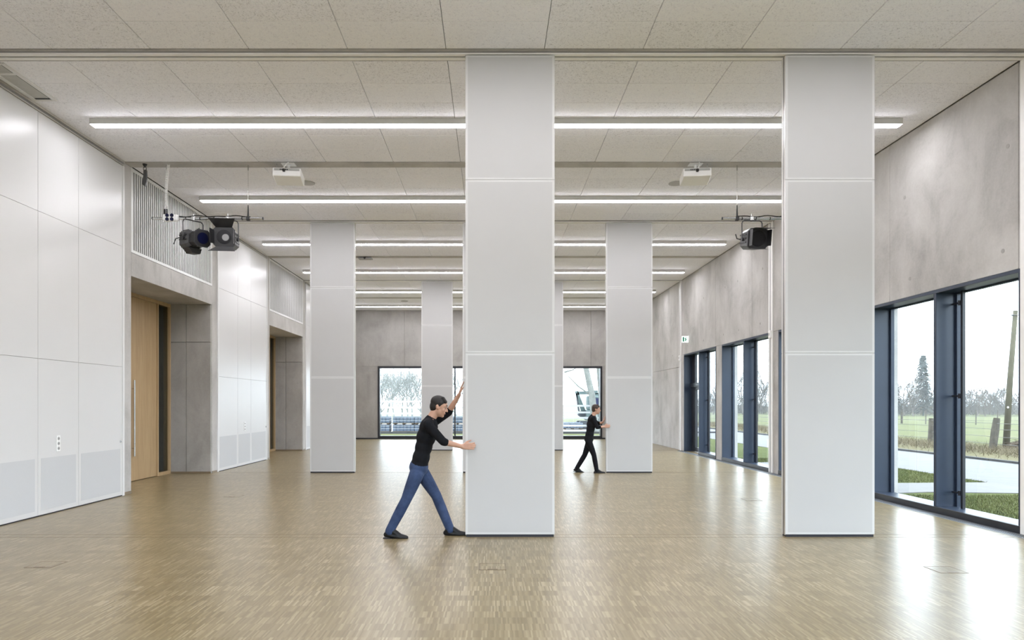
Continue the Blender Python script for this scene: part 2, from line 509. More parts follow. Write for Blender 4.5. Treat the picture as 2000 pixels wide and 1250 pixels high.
def socket(y, z, label):
    r = root('power_socket', (XL, y, z - .12), label, 'socket', 'triple wall sockets')
    obj('cover_plate', box(XL, XL + .01, y - .045, y + .045, z - .12, z + .12, .003), 'plastic_white', r)
    for i in (-1, 0, 1):
        w_ = obj('socket_well', cyl(bmesh.new(), (XL + .0105, y, z + i * .074), (1, 0, 0), .026, .003, 18), 'plastic_grey', r)
        for s_ in (-1, 1): obj('pin_hole', cyl(bmesh.new(), (XL + .0125, y + s_ * .01, z + i * .074), (1, 0, 0), .004, .002, 8), 'rubber', w_)
socket(s[1] + .46, 1.035, 'white triple power socket on the cupboard door in the left foreground')
socket(s2[1] + .5, 1.035, 'white triple power socket on the cupboard door between the door niches')

# louvre screens over the niches
slat_me = mesh_of(box(-.010, 0, -.013, .013, -.745, .745, .002), 'white_metal', 'slat')
def louvre(k, label, build=True):
    a, b = TB(k) + BW - .03, TB(k + 1) - .01
    X = XL - .03
    r = root('louvre_screen', (X, (a + b) / 2, 4.4), label, 'louvre screen', 'white slatted screens over the door niches')
    for (y0, y1, z0, z1) in ((a, b, 4.40, 4.455), (a, b, ZC - .06, ZC - .003), (a, a + .045, 4.455, ZC - .06), (b - .045, b, 4.455, ZC - .06)):
        obj('frame_bar', box(X - .05, X + .012, y0, y1, z0, z1, .003), 'white_metal', r)
    obj('shade_backing', box(X - .02, X - .0102, a + .045, b - .045, 4.455, ZC - .06), 'gap_shade', r)  # added grey sheet, paints the shade into the slat gaps
    n = 46; st = (b - a - .09) / n
    for i in range(n): inst('slat', slat_me, r, (X, a + .045 + st * (i + .5), (4.455 + ZC - .06) / 2))
louvre(1, 'white slatted louvre screen above the nearest oak door')
louvre(3, 'white slatted louvre screen above the farther oak door')
louvre(5, 'farthest white slatted louvre screen on the left wall, behind a partition')
louvre(-1, 'white slatted louvre screen beside the camera')

# oak doors with side lights in the niches
def oak_door(n, k):
    a, b = TB(k) + BW - .03, TB(k + 1) - .06
    r = root('door_%d' % n, (NX, (a + b) / 2, 0), None, None, None, 'structure')
    X = NX
    t_ = .055
    y_s = b - .60                                   # side light begins
    obj('frame', box(X - .12, X + .03, a, b, OZ - .075, OZ, .003), 'oak', r)
    for y0 in (a, y_s - .035, b - t_):
        obj('frame', box(X - .12, X + .03, y0, y0 + t_, 0, OZ - .075, .003), 'oak', r)
    obj('frame', box(X - .12, X + .03, y_s + .02, b - t_, 0, .075, .003), 'oak', r)
    obj('pane', box(X - .03, X - .02, y_s + .02, b - t_, .075, OZ - .075), 'glass_grey', r)
    obj('back_panel', box(X - .34, X - .3, a, b, 0, OZ), 'concrete', r)
    y0 = y_s - .035; w1 = 1.13
    lf = obj('door_leaf', box(X - .06, X + .005, y0 - w1, y0 - .004, .012, OZ - .08, .003), 'oak', r)
    zz = [.012, .62, 1.13, 1.66, OZ - .08]
    for i in range(4):
        obj('leaf_panel', box(X - .06, X + .005, a + t_ + .004, y0 - w1 - .006, zz[i] + .004, zz[i + 1] - .004, .003), 'oak', r)
    hb = bmesh.new(); hy = y0 - w1 + .07
    tube(hb, [(X + .06, hy, .53), (X + .06, hy, 2.13)], .018, 12)
    h_ = obj('pull_handle', hb, 'steel', lf, smooth=False)
    for z in (.7, 1.95):
        obj('handle_post', tube(bmesh.new(), [(X + .002, hy, z), (X + .06, hy, z)], .009, 8), 'steel', lf)
    obj('back_core', box(-7.9, X - .34, a, b, 0, OZ), 'concrete', r)
oak_door(1, 1); oak_door(2, 3)
for k in (-1, 5): obj('niche_back', box(-7.9, NX, TB(k) + BW, TB(k + 1), 0, OZ), 'oak', wl)

# ------------------------------------------------------------------ windows of the right wall
GX = 6.95
def bar(r, name, x0, x1, y0, y1, z0, z1, m='window_metal', bev=.003): return obj(name, box(x0, x1, y0, y1, z0, z1, bev), m, r)
def win(n, y0, y1, door=False):
    r = root('window_%d' % n, (XR, (y0 + y1) / 2, 0), None, None, None, 'structure')
    zh = WZ - .05; zb = .10
    mid = (y0 + y1) / 2 - .01
    bar(r, 'head', XR - .012, GX + .03, y0, y1, zh, WZ)
    far0 = mid if not door else mid + .03
    ke = y1 if not door else mid + .03
    bar(r, 'kick_plate', XR - .02, XR + .04, y0, ke, 0, zb, 'window_black', .004)
    bar(r, 'sill', XR + .0, GX + .03, y0, ke, zb - .03, zb + .002)
    for a in (y0, y1 - .04): bar(r, 'jamb', XR - .012, GX + .03, a, a + .04, 0 if a > mid and door else zb, zh)
    bar(r, 'mullion', XR - .006, GX + .03, mid - .03, mid + .03, zb, zh)
    for (a, b, isdoor) in ((y0 + .04, mid - .03, False), (mid + .03, y1 - .04, door)):
        if isdoor:
            zt = 2.2
            bar(r, 'transom', GX - .10, GX + .03, a, b, zt, zt + .14, 'window_black')
            for (p, q) in ((a, a + .09), (b - .42, b)): bar(r, 'door_stile', GX - .06, GX + .03, p, q, .02, zt, 'window_black')
            bar(r, 'door_stile', GX - .06, GX + .03, a + .09, b - .42, .02, .16, 'window_black')
            bar(r, 'door_stile', GX - .06, GX + .03, a + .09, b - .42, zt - .1, zt, 'window_black')
            bar(r, 'pane', GX - .005, GX + .005, a + .09, b - .42, .16, zt - .1, 'glass', 0)
            for (p, q) in ((a, a + .06), (b - .36, b)): bar(r, 'sash_bar', GX - .05, GX + .03, p, q, zt + .14, zh, 'window_black')
            bar(r, 'pane', GX - .005, GX + .005, a + .06, b - .36, zt + .14, zh, 'glass', 0)
            bar(r, 'door_handle', GX - .12, GX - .10, a + .03, a + .055, .9, 1.3, 'steel')
            for z in (.92, 1.27): bar(r, 'handle_post', GX - .105, GX - .05, a + .036, a + .05, z, z + .02, 'steel')
            continue
        for (p, q) in ((a, a + .045), (b - .045, b)): bar(r, 'sash_bar', GX - .03, GX + .03, p, q, zb, zh)
        bar(r, 'sash_bar', GX - .03, GX + .03, a + .045, b - .045, zh - .02, zh)
        bar(r, 'pane', GX - .005, GX + .005, a + .045, b - .045, zb, zh - .02, 'glass', 0)
    # upright rod with three brackets on the pane nearer the camera
    yr = mid - .03 - .20
    rod = bar(r, 'upright_rod', GX - .085, GX - .04, yr - .045, yr, zb + .002, zh, 'window_black')
    for z in (.32, 1.75, 3.12):
        bar(r, 'bracket', GX - .075, GX - .05, yr - .001, mid - .03, z - .012, z + .012, 'window_black')
        obj('bracket_knuckle', cyl(bmesh.new(), (GX - .062, yr + .05, z), (0, 0, 1), .022, .07, 12), 'window_black', r)
for i, (a, b) in enumerate(WIN): win(i + 1, a, b, door=(i == 5))

# the big far window
wr7 = root('window_7', ((WFX0 + WFX1) / 2, YF, 0), None, None, None, 'structure')
fy0, fy1 = YF - .03, YF + .25
bar(wr7, 'head', WFX0, WFX1, fy0, fy1, WFZ1 - .09, WFZ1, 'window_black')
bar(wr7, 'sill', WFX0, WFX1, fy0, fy1, 0, .15, 'window_black')
for a in (WFX0, WFX1 - .09): bar(wr7, 'jamb', a, a + .09, fy0, fy1, .15, WFZ1 - .09, 'window_black')
for a in (-1.70, 1.64): bar(wr7, 'mullion', a - .03, a + .03, YF + .15, fy1, .15, WFZ1 - .09, 'window_black')
xs = [WFX0 + .09, -1.73, -1.67, 1.61, 1.67, WFX1 - .09]
for i in (0, 2, 4): bar(wr7, 'pane', xs[i], xs[i + 1], YF + .19, YF + .20, .15, WFZ1 - .09, 'glass', 0)

# its twin behind the camera
wr8 = root('window_8', ((WFX0 + WFX1) / 2, YN, 0), None, None, None, 'structure')
bar(wr8, 'head', WFX0, WFX1, YN - .25, YN + .03, WFZ1 - .09, WFZ1, 'window_black')
bar(wr8, 'sill', WFX0, WFX1, YN - .25, YN + .03, 0, .15, 'window_black')
for a in (WFX0, WFX1 - .09): bar(wr8, 'jamb', a, a + .09, YN - .25, YN + .03, .15, WFZ1 - .09, 'window_black')
for a in (-1.70, 1.64): bar(wr8, 'mullion', a - .03, a + .03, YN - .25, YN - .15, .15, WFZ1 - .09, 'window_black')
for i in (0, 2, 4): bar(wr8, 'pane', xs[i], xs[i + 1], YN - .20, YN - .19, .15, WFZ1 - .09, 'glass', 0)

# ------------------------------------------------------------------ sliding tracks in the ceiling
for k, lab in ((0, 'double white ceiling rail nearest the camera, carrying the front partitions'), (2, 'double ceiling rail in the middle of the hall'), (4, 'double ceiling rail farthest back in the hall')):
    y = TB(k)
    r = root('ceiling_track', (0, y + .15, ZC), lab, 'ceiling track', 'sliding partition tracks')
    obj('track_bed', box(XL, XR, y + .05, y + .25, ZC - .010, ZC - .004), 'grey_metal', r)
    for a, b in ((.075, .13), (.165, .225)):
        obj('rail', box(XL, XR, y + a, y + b, ZC - .028, ZC - .009, .002), 'rail_white', r)
    obj('rail_slot', box(XL, XR, y + .131, y + .164, ZC - .0125, ZC - .0098), 'dark_void', r)

# ------------------------------------------------------------------ linear lights
def strip(k, label):
    y = TB(k) + 2.10
    r = root('linear_light', (.06, y, ZC), label, 'ceiling light', 'linear ceiling lights')
    x0, x1 = -6.08, 6.22
    hb = box(x0, x1, y - .068, y + .068, ZC - .083, ZC, .002)
    obj('housing', hb, 'lamp_housing', r)
    obj('diffuser', box(x0 + .012, x1 - .012, y - .060, y + .060, ZC - .0955, ZC - .0825, .002), 'lamp_glow', r)
    for a in (x0 - .006, x1): obj('end_cap', box(a, a + .006, y - .07, y + .07, ZC - .09, ZC, .001), 'lamp_housing', r)
names = {0: 'longest-looking white linear light, nearest the camera', 1: 'second white linear light from the camera, above the lighting bars', 2: 'third white linear light from the camera, past the middle rail',
         3: 'fourth white linear light from the camera', 4: 'fifth white linear light from the camera', 5: 'last white linear light, right before the far wall',
         -1: 'white linear light over the camera, above the top of the photo', -2: 'white linear light behind the camera', -3: 'rearmost white linear light behind the camera'}
for k in range(-3, 6): strip(k, names[k])

# ------------------------------------------------------------------ movable partition panels
def partition(x0, k, label, wid=1.095):
    y0 = TB(k) + .07; y1 = y0 + .115; x1 = x0 + wid
    r = root('partition_panel', ((x0 + x1) / 2, (y0 + y1) / 2, 0), label, 'partition', 'tall white movable partition panels')
    zt = ZC - .04
    zs = [.03, 2.257, 4.385, zt]
    obj('core', box(x0 + .012, x1 - .012, y0 + .018, y1 - .018, .02, zt), 'aluminium', r)
    for fy, sg in ((y0, 1), (y1, -1)):
        for i in range(3):
            z0, z1 = zs[i] + .0015, zs[i + 1] - .0015
            lo, hi = sorted((fy, fy + sg * .018))
            bd = obj('board', box(x0, x1, lo, hi, z0, z1, .002), 'board_edge', r)
            lo, hi = sorted((fy - sg * .0012, fy + sg * .004))
            obj('infill', box(x0 + .03, x1 - .03, lo, hi, z0 + .026, z1 - .026), 'board', bd)
    for sx in (x0, x1):
        s_ = 1 if sx == x0 else -1
        lo, hi = sorted((sx + s_ * .004, sx + s_ * .012))
        for a, b, m in ((.018, .048, 'aluminium'), (.048, .068, 'rubber'), (.068, .097, 'aluminium')):
            obj('edge_profile', box(lo, hi, y0 + a, y0 + b, .02, zt), m, r)
    obj('bottom_seal', box(x0 + .01, x1 - .01, y0 + .008, y1 - .008, .0, .03), 'rubber', r)
    for t_ in (.2, .8):
        obj('hanger', cyl(bmesh.new(), (x0 + wid * t_, y0 + .0575, zt + .012), (0, 0, 1), .012, .026, 10), 'steel', r)
fx = lambda px, k: (px - VX) / F * (TB(k) + .07)
partition(fx(909, 0), 0, 'tall white partition that the striding person pushes, middle foreground')
partition(fx(1534, 0), 0, 'tall white partition standing alone in front of the right windows')
partition(fx(605.5, 2), 2, 'tall white partition left of centre on the middle rail', 1.06)
partition(fx(903.5, 2), 2, 'tall white partition mostly hidden behind the pushed foreground partition')
partition(fx(1184, 2), 2, 'tall white partition pushed by the smaller, farther person')
partition(fx(823, 4), 4, 'tall white partition in front of the far window, left of centre')
partition(fx(1039, 4), 4, 'tall white partition in front of the far window, right of centre')

# ------------------------------------------------------------------ equipment
PY, PZ = 12.42, 4.99
def lighting_bar(x0, x1, wires, label, coil=None):
    r = root('lighting_bar', ((x0 + x1) / 2, PY, PZ), label, 'lighting bar', 'hanging pipes for stage lights')
    obj('pipe', tube(bmesh.new(), [(x0, PY, PZ), (x1, PY, PZ)], .025, 14), 'steel', r, smooth=False)
    for x in (x0 - .004, x1 + .004): obj('pipe_cap', cyl(bmesh.new(), (x, PY, PZ), (1, 0, 0), .027, .014, 14), 'rubber', r)
    for x in wires:
        obj('steel_wire', tube(bmesh.new(), [(x, PY, PZ + .25), (x, PY, ZC)], .004, 6), 'steel', r)
        obj('wire_grip', tube(bmesh.new(), [(x, PY, PZ - .03), (x, PY, PZ + .10), (x, PY, PZ + .24)], .022, 10, .008), 'cable_black', r)
        obj('hook', cyl(bmesh.new(), (x, PY, ZC - .05), (0, 0, 1), .012, .09, 8), 'steel', r)
        obj('clamp', box(x - .03, x + .03, PY - .035, PY + .035, PZ - .04, PZ + .035, .008), 'cable_black', r)
    b = bmesh.new(); pts = []
    lo, hi = x0 + .25, x1 - .22
    for i in range(25):
        t = i / 24; pts.append((lo + (hi - lo) * t, PY - .012, PZ + .036 + .014 * math.sin(t * 21) * math.sin(t * 5)))
    tube(b, pts, .009, 6); obj('power_cable', b, 'cable_black', r)
    n = 6
    for i in range(n):
        x = lo + (hi - lo) * (i + .4) / n
        obj('cable_tie', cyl(bmesh.new(), (x, PY, PZ), (1, 0, 0), .029, .016, 12), 'cable_black', r)
    if coil:
        b = bmesh.new(); pts = []
        top = Vector((coil + .035, PY - .05, ZC - .005)); bot = Vector((coil, PY - .05, PZ + .16))
        for i in range(360):
            t = i / 359; c = top.lerp(bot, t); a = t * 2 * math.pi * 36
            pts.append((c.x + .02 * math.cos(a) - .02 * math.sin(t * 3.1), c.y + .02 * math.sin(a), c.z))
        tube(b, pts, .0075, 5); obj('coiled_cable', b, 'plastic_white', r)
        bxs = obj('connector_box', box(coil - .06, coil + .22, PY - .10, PY - .02, PZ - .07, PZ + .055, .02), 'plastic_white', r)
        for dx in (.0, .085):
            for dz in (-.04, .028):
                obj('outlet', cyl(bmesh.new(), (coil + .035 + dx, PY - .104, PZ + dz), (0, 1, 0), .032, .02, 14), 'lens_glass', bxs)
        obj('plug', box(coil - .045, coil - .005, PY - .08, PY - .03, PZ + .05, PZ + .15, .008), 'cable_black', r)
    return r
lighting_bar(-6.13, -4.14, (-5.88, -4.405), 'steel pipe with a coiled white cable and two stage lights, upper left', coil=-5.86)
lighting_bar(4.18, 6.17, (4.445, 5.92), 'steel pipe with one stage light, upper right beside the partition')

def xf(bm, m):
    bmesh.ops.transform(bm, matrix=m, verts=bm.verts[:]); return bm
def octo(w, h, c):  # chamfered rectangle in the x-z plane
    return [(-w + c, -h), (w - c, -h), (w, -h + c), (w, h - c), (w - c, h), (-w + c, h), (-w, h - c), (-w, -h + c)]
def loft(secs):
    """secs: list of (y, [(x,z)...]) sections"""
    bm = bmesh.new(); rings = [[bm.verts.new((x, y, z)) for x, z in s_] for y, s_ in secs]; n = len(rings[0])
    for i in range(len(rings) - 1):
        for k in range(n): bm.faces.new((rings[i][k], rings[i][(k + 1) % n], rings[i + 1][(k + 1) % n], rings[i + 1][k]))
    bm.faces.new(rings[0]); bm.faces.new(rings[-1]); return bm
def spot(px, label, kind, yaw, pitch, zc):
    """stage light hanging from the bar; local -y is where it shines"""
    x = (px - VX) / F * PY
    r = root('stage_light', (x, PY, PZ), label, 'stage light', 'black stage lights on the bars')
    M = Matrix.Translation((x, PY - .02, zc)) @ Euler((math.radians(pitch), 0, math.radians(yaw)), 'XYZ').to_matrix().to_4x4()
    MY = Matrix.Translation((x, PY - .02, zc)) @ Matrix.Rotation(math.radians(yaw), 4, 'Z')
    hw = .19; top = PZ - .045 - zc
    b = bmesh.new()
    tube(b, [(-hw, 0, -.02), (-hw, 0, top - .05), (-hw + .015, 0, top - .015), (-hw + .05, 0, top), (hw - .05, 0, top), (hw - .015, 0, top - .015), (hw, 0, top - .05), (hw, 0, -.02)], .012, 8)
    obj('yoke', xf(b, MY), 'spot_grey', r)
    b = bmesh.new()
    for s_ in (-1, 1): cyl(b, (s_ * (hw - .006), 0, 0), (1, 0, 0), .032, .03, 12)
    obj('pivot_knob', xf(b, MY), 'spot_black', r)
    c = box(x - .03, x + .03, PY - .04, PY + .04, PZ - .05, PZ + .03, .01); obj('clamp', c, 'steel', r)
    obj('clamp_bolt', cyl(bmesh.new(), (x, PY, PZ + .04), (0, 0, 1), .008, .08, 8), 'steel', r)
    if kind == 'profile':
        b = loft([(.24, octo(.10, .12, .04)), (.16, octo(.17, .165, .06)), (-.02, octo(.17, .165, .06)), (-.10, octo(.14, .13, .05))])
        body = obj('body', xf(b, M), 'spot_grey', r)
        b = loft([(-.09, octo(.125, .125, .05)), (-.30, octo(.125, .125, .05))]); obj('lens_tube', xf(b, M), 'spot_black', r)
        b = loft([(-.30, octo(.15, .15, .055)), (-.33, octo(.15, .15, .055))]); fr_ = obj('filter_frame', xf(b, M), 'spot_black', r)
        obj('lens', xf(cyl(bmesh.new(), (0, -.335, 0), (0, 1, 0), .10, .012, 28), M), 'lens_glass', fr_)
        b = prism(bmesh.new(), [(-.13, .12, -.16), (.12, .12, -.16), (.09, .12, -.25), (-.05, .12, -.25)], (0, -.22, 0)); obj('lamp_box', xf(b, M), 'spot_black', r)
        for z in (-.03, .05):
            b = box(-.182, -.165, -.08, .16, z, z + .018); obj('cooling_fin', xf(b, M), 'spot_black', body)
        b = tube(bmesh.new(), [(-.17, .1, .02), (-.25, .14, -.02), (-.28, .14, -.12)], .01, 6); obj('focus_lever', xf(b, M), 'spot_black', r)
        b = tube(bmesh.new(), [(.02, -.16, .12), (.02, -.16, .2)], .008, 6); obj('focus_knob', xf(b, M), 'spot_black', r)
    else:
        W, Hh = (.17, .17)
        b = loft([(.20, octo(W - .05, Hh - .04, .05)), (.14, octo(W, Hh, .06)), (-.18, octo(W, Hh, .06))]) if kind == 'fresnel' else \
            loft([(.24, octo(W - .07, Hh - .06, .05)), (.12, octo(W - .01, Hh, .06)), (-.2, octo(W, Hh + .01, .05))])
        body = obj('body', xf(b, M), 'spot_grey', r)
        ring = loft([(-.18, octo(W + .015, Hh + .012, .05)), (-.22, octo(W + .015, Hh + .012, .05))]); fr_ = obj('front_frame', xf(ring, M), 'spot_black', r)
        obj('lens', xf(cyl(bmesh.new(), (0, -.225, 0), (0, 1, 0), .125 if kind == 'fresnel' else .14, .012, 28), M), 'lens_dark', fr_)
        if kind == 'fresnel': obj('bulb_glow', xf(cyl(bmesh.new(), (.03, -.233, -.01), (0, 1, 0), .06, .004, 20), M), 'lens_frost', fr_)
        for z in (-.07, 0, .07):
            for s_ in (-1, 1):
                b = box(s_ * (W + .004) - .006, s_ * (W + .004) + .006, -.12, .12, z, z + .022); obj('cooling_fin', xf(b, M), 'spot_black', body)
        y0 = -.22
        def flap(p, q, out, wide, ln):
            """trapezoid from hinge edge p-q along direction out"""
            p, q, o_ = Vector(p), Vector(q), Vector(out).normalized() * ln
            e = (q - p).normalized() * wide
            n_ = (q - p).cross(o_).normalized() * .004
            b_ = prism(bmesh.new(), [p, q, q + o_ + e, p + o_ - e], n_); return xf(b_, M)
        if kind == 'fresnel':
            obj('barn_door', flap((-W + .03, y0, Hh), (W - .03, y0, Hh), (0, -.75, .62), .09, .2), 'spot_black', r)
            obj('barn_door', flap((-W + .03, y0, -Hh), (W - .03, y0, -Hh), (0, -.8, -.5), .09, .2), 'spot_grey', r)
            obj('barn_door', flap((-W, y0, -Hh + .05), (-W, y0, Hh - .05), (-.25, -.9, 0), .01, .14), 'spot_black', r)
            obj('barn_door', flap((W, y0, -Hh + .05), (W, y0, Hh - .05), (.15, -.9, 0), .01, .12), 'spot_black', r)
        else:
            obj('barn_door', flap((-W + .02, y0, Hh), (W - .02, y0, Hh), (.05, -.98, -.02), .03, .22), 'spot_grey', r)
            obj('barn_door', flap((-W + .02, y0, -Hh), (W - .02, y0, -Hh), (0, -.97, -.16), .0, .12), 'spot_black', r)
            obj('barn_door', flap((-W, y0, -Hh + .04), (-W, y0, Hh - .02), (.02, -.98, 0), .0, .13), 'spot_black', r)
            obj('barn_door', flap((W, y0, -Hh + .04), (W, y0, Hh - .02), (.1, -.98, 0), .0, .13), 'spot_black', r)
            b = tube(bmesh.new(), [(-.17, .06, 0), (-.25, .08, .02), (-.28, .08, .1)], .01, 6); obj('focus_lever', xf(b, M), 'spot_black', r)
    return r
spot(378, 'black profile spotlight with a dark blue lens, left one of the pair', 'profile', 52, 4, 4.60)
spot(445, 'black spotlight with spread barn doors and a bright bulb, right one of the pair', 'fresnel', 6, 2, 4.605)
spot(1468, 'black spotlight with one raised barn door on the right bar', 'flood', 6, 8, 4.60)

# projectors on the first plain beam
def projector(px, label, side):
    c = P(px, 338, 12.36); x, y = c.x, c.y
    r = root('ceiling_projector', (x, y, ZC - .37), label, 'projector', 'white ceiling projectors')
    M = Matrix.Translation((x, y, ZC - .235)) @ Euler((math.radians(-8), 0, math.radians(side * 6)), 'XYZ').to_matrix().to_4x4()
    b = bx(bmesh.new(), -.245, .245, -.2, .2, -.075, .075, .012); bd = obj('body', xf(b, M), 'plastic_white', r)
    b = bx(bmesh.new(), -.22, .22, -.203, -.198, .02, .06); obj('connector_panel', xf(b, M), 'speaker_mesh', bd)
    for i in range(5):
        b = bx(bmesh.new(), -.12 + i * .03, -.10 + i * .03, -.207, -.2, .03, .05); obj('port', xf(b, M), 'rubber', bd)
    b = cyl(bmesh.new(), (.08, .205, 0), (0, 1, 0), .05, .02, 20); obj('lens', xf(b, M), 'lens_glass', bd)
    obj('mount_plate', box(x - .12, x + .12, y - .08, y + .08, ZC - .02, ZC - .005, .003), 'plastic_white', r)
    obj('mount_post', tube(bmesh.new(), [(x, y, ZC - .17), (x, y, ZC - .015)], .025, 12), 'plastic_white', r)
    b = tube(bmesh.new(), [(x + .03, y - .13, ZC - .02), (x + .025, y - .21, ZC - .07), (x - .01, y - .25, ZC - .13), (x - .015, y - .215, ZC - .18)], .012, 8)
    obj('cable', b, 'plastic_white', r)
    obj('cable_plug', box(x - .045, x - .005, y - .24, y - .19, ZC - .21, ZC - .16, .006), 'cable_black', r)
    b = tube(bmesh.new(), [(x + side * -.21, y - .02, ZC - .005), (x + side * -.21, y - .02, ZC - .16)], .008, 6); obj('safety_rod', b, 'steel', r)
projector(564, 'white projector under the ceiling, left of the pushed partition', 1)
projector(1358, 'white projector under the ceiling, right of the pushed partition', -1)
def speaker(px, py, label):
    d = F * (ZC - H) / (VY - py); x = (px - VX) / F * d
    r = root('ceiling_speaker', (x, d, ZC - .012), label, 'speaker', 'round flush ceiling speakers')
    obj('rim', cyl(bmesh.new(), (x, d, ZC - .004), (0, 0, 1), .15, .008, 32), 'plastic_grey', r)
    obj('grille', cyl(bmesh.new(), (x, d, ZC - .008), (0, 0, 1), .138, .006, 32), 'speaker_mesh', r)
speaker(600, 357, 'round grey speaker in the ceiling behind the left projector')
speaker(1321, 358, 'round grey speaker in the ceiling behind the right projector')
speaker(790, 588, 'round grey speaker in the ceiling near the far wall')
# flat bracket on the second plain beam
y = TB(3) + .18; x = (714 - VX) / F * y
r = root('beam_bracket', (x, y, ZC - .06), 'flat dark bracket under a ceiling beam, right of the left partition', 'bracket')
obj('plate', box(x - .2, x + .2, y - .1, y + .1, ZC - .062, ZC - .03, .004), 'grey_metal', r)
obj('post', cyl(bmesh.new(), (x, y - .05, ZC - .02), (0, 0, 1), .03, .05, 10, .015), 'cable_black', r)
obj('knob', cyl(bmesh.new(), (x - .01, y - .11, ZC - .045), (0, 1, 0), .03, .03, 10), 'cable_black', r)
# black strap hanging at the left end of the plain beam
c = P(283, 340, 12.36)
r = root('hanging_strap', (c.x, c.y, c.z - .2), 'short black strap hanging from the beam at the upper left', 'strap')
obj('mount', cyl(bmesh.new(), (c.x, c.y, ZC - .025), (0, 0, 1), .02, .05, 14, .045), 'cable_black', r)
obj('ring', tube(bmesh.new(), [(c.x + .03 * math.cos(a), c.y, ZC - .085 + .03 * math.sin(a)) for a in [i * math.pi / 6 for i in range(13)]], .006, 6), 'cable_black', r)
b = prism(bmesh.new(), [(c.x - .028, c.y, ZC - .11), (c.x + .03, c.y, ZC - .11), (c.x + .035, c.y, ZC - .26), (c.x + .01, c.y, ZC - .41), (c.x - .055, c.y, ZC - .36), (c.x - .03, c.y, ZC - .22)], (0, .03, 0))
obj('strap', b, 'spot_grey', r)
# open frame in the ceiling at the upper left
x0, x1 = -6.50, -6.17; y0, y1 = 8.68, 9.76
r = root('ceiling_hatch', (-6.33, 9.2, ZC - .02), 'white framed hatch in the ceiling, upper left corner', 'ceiling hatch')
for (a, b_, c_, d_) in ((x0, x0 + .05, y0, y1), (x1 - .05, x1, y0, y1), (x0 + .05, x1 - .05, y1 - .05, y1), (x0 + .05, x1 - .05, 8.93, 8.98), (x0 + .05, x1 - .05, y0, y0 + .03)):
    obj('frame_bar', box(a, b_, c_, d_, ZC - .022, ZC - .001, .003), 'white_metal', r)
for (a, b_, c_, d_) in ((x1 - .070, x1 - .05, y0, y1 - .05), (x0 + .05, x1 - .070, y1 - .080, y1 - .05)):
    obj('seam', box(a, b_, c_, d_, ZC - .012, ZC - .001), 'rubber', r)
for c_, d_ in ((y0 + .03, 8.93), (8.98, y1 - .062)):
    obj('lid', box(x0 + .05, x1 - .062, c_, d_, ZC - .008, ZC - .0005), 'hatch_lid', r)

# floor boxes
def floor_box(px, py, label):
    d = F * H / (py - VY); x = (px - VX) / F * d; h_ = .135
    r = root('floor_box', (x, d, 0), label, 'floor box', 'flush floor boxes in the parquet')
    for (a, b_, c_, e_) in ((x - h_, x + h_, d - h_, d - h_ + .008), (x - h_, x + h_, d + h_ - .008, d + h_), (x - h_, x - h_ + .008, d - h_, d + h_), (x + h_ - .008, x + h_, d - h_, d + h_)):
        obj('frame_bar', box(a, b_, c_, e_, -.01, .0025), 'joint_wood', r)
    lid = obj('lid', box(x - h_ + .008, x + h_ - .008, d - h_ + .008, d + h_ - .008, -.012, .0015), 'parquet', r)
    obj('cable_flap', box(x - .05, x + .05, d - h_ + .012, d - h_ + .045, -.01, .003), 'joint_wood', lid)
floor_box(90, 1103, 'floor box lid in the parquet, left foreground')
floor_box(962, 1107, 'floor box lid in the parquet before the pushed partition')
floor_box(1847, 1113, 'floor box lid in the parquet, right foreground near the window')
floor_box(457, 969, 'floor box lid in the parquet near the nearest oak door')
floor_box(1468, 976, 'floor box lid in the parquet left of the right-hand partition')

# emergency exit sign on the right wall
yc, zc = 23.05, 3.80
r = root('exit_sign', (XR - .14, yc, zc - .12), 'small lit green and white exit sign on the right wall', 'exit sign')
obj('arm', box(XR - .03, XR, yc - .02, yc + .02, zc - .02, zc + .14, .003), 'plastic_white', r)
face = obj('sign_body', box(XR - .245, XR - .03, yc, yc + .03, zc - .105, zc + .105, .004), 'sign_glow', r)
sx = XR - .14; fy = yc - .004
def gfx(pts): return prism(bmesh.new(), [(sx + a, yc - .001, zc + b) for a, b in pts], (0, -.003, 0))
obj('door_symbol', gfx([(-.085, -.08), (-.035, -.08), (-.035, .08), (-.085, .08)]), 'sign_green', face)
obj('figure_head', cyl(bmesh.new(), (sx + .02, fy + .001, zc + .06), (0, 1, 0), .018, .004, 12), 'sign_green', face)
obj('figure_body', gfx([(-.01, .04), (.03, .035), (.045, -.01), (.08, -.03), (.07, -.045), (.03, -.025), (.02, -.05), (.05, -.085), (.03, -.09), (0, -.05), (-.02, -.075), (-.025, -.055), (0, -.02), (0, .015), (-.025, .0), (-.03, .015)]), 'sign_green', face)
# small switches on the jambs
for yy, zz, lab in ((TB(2) + .16, 3.28, 'small white switch box on the wall jamb beside the right partition'), (TB(4) + .16, 3.24, 'small white switch box on the far wall jamb by the exit sign')):
    r = root('switch_box', (XR - .15, yy, zz - .08), lab, 'switch')
    obj('case', box(XR - .075, XR - .03, yy - .115, yy - .01, zz - .09, zz + .09, .006), 'plastic_white', r)
    obj('button', box(XR - .082, XR - .074, yy - .085, yy - .04, zz - .03, zz + .03, .002), 'plastic_grey', r)

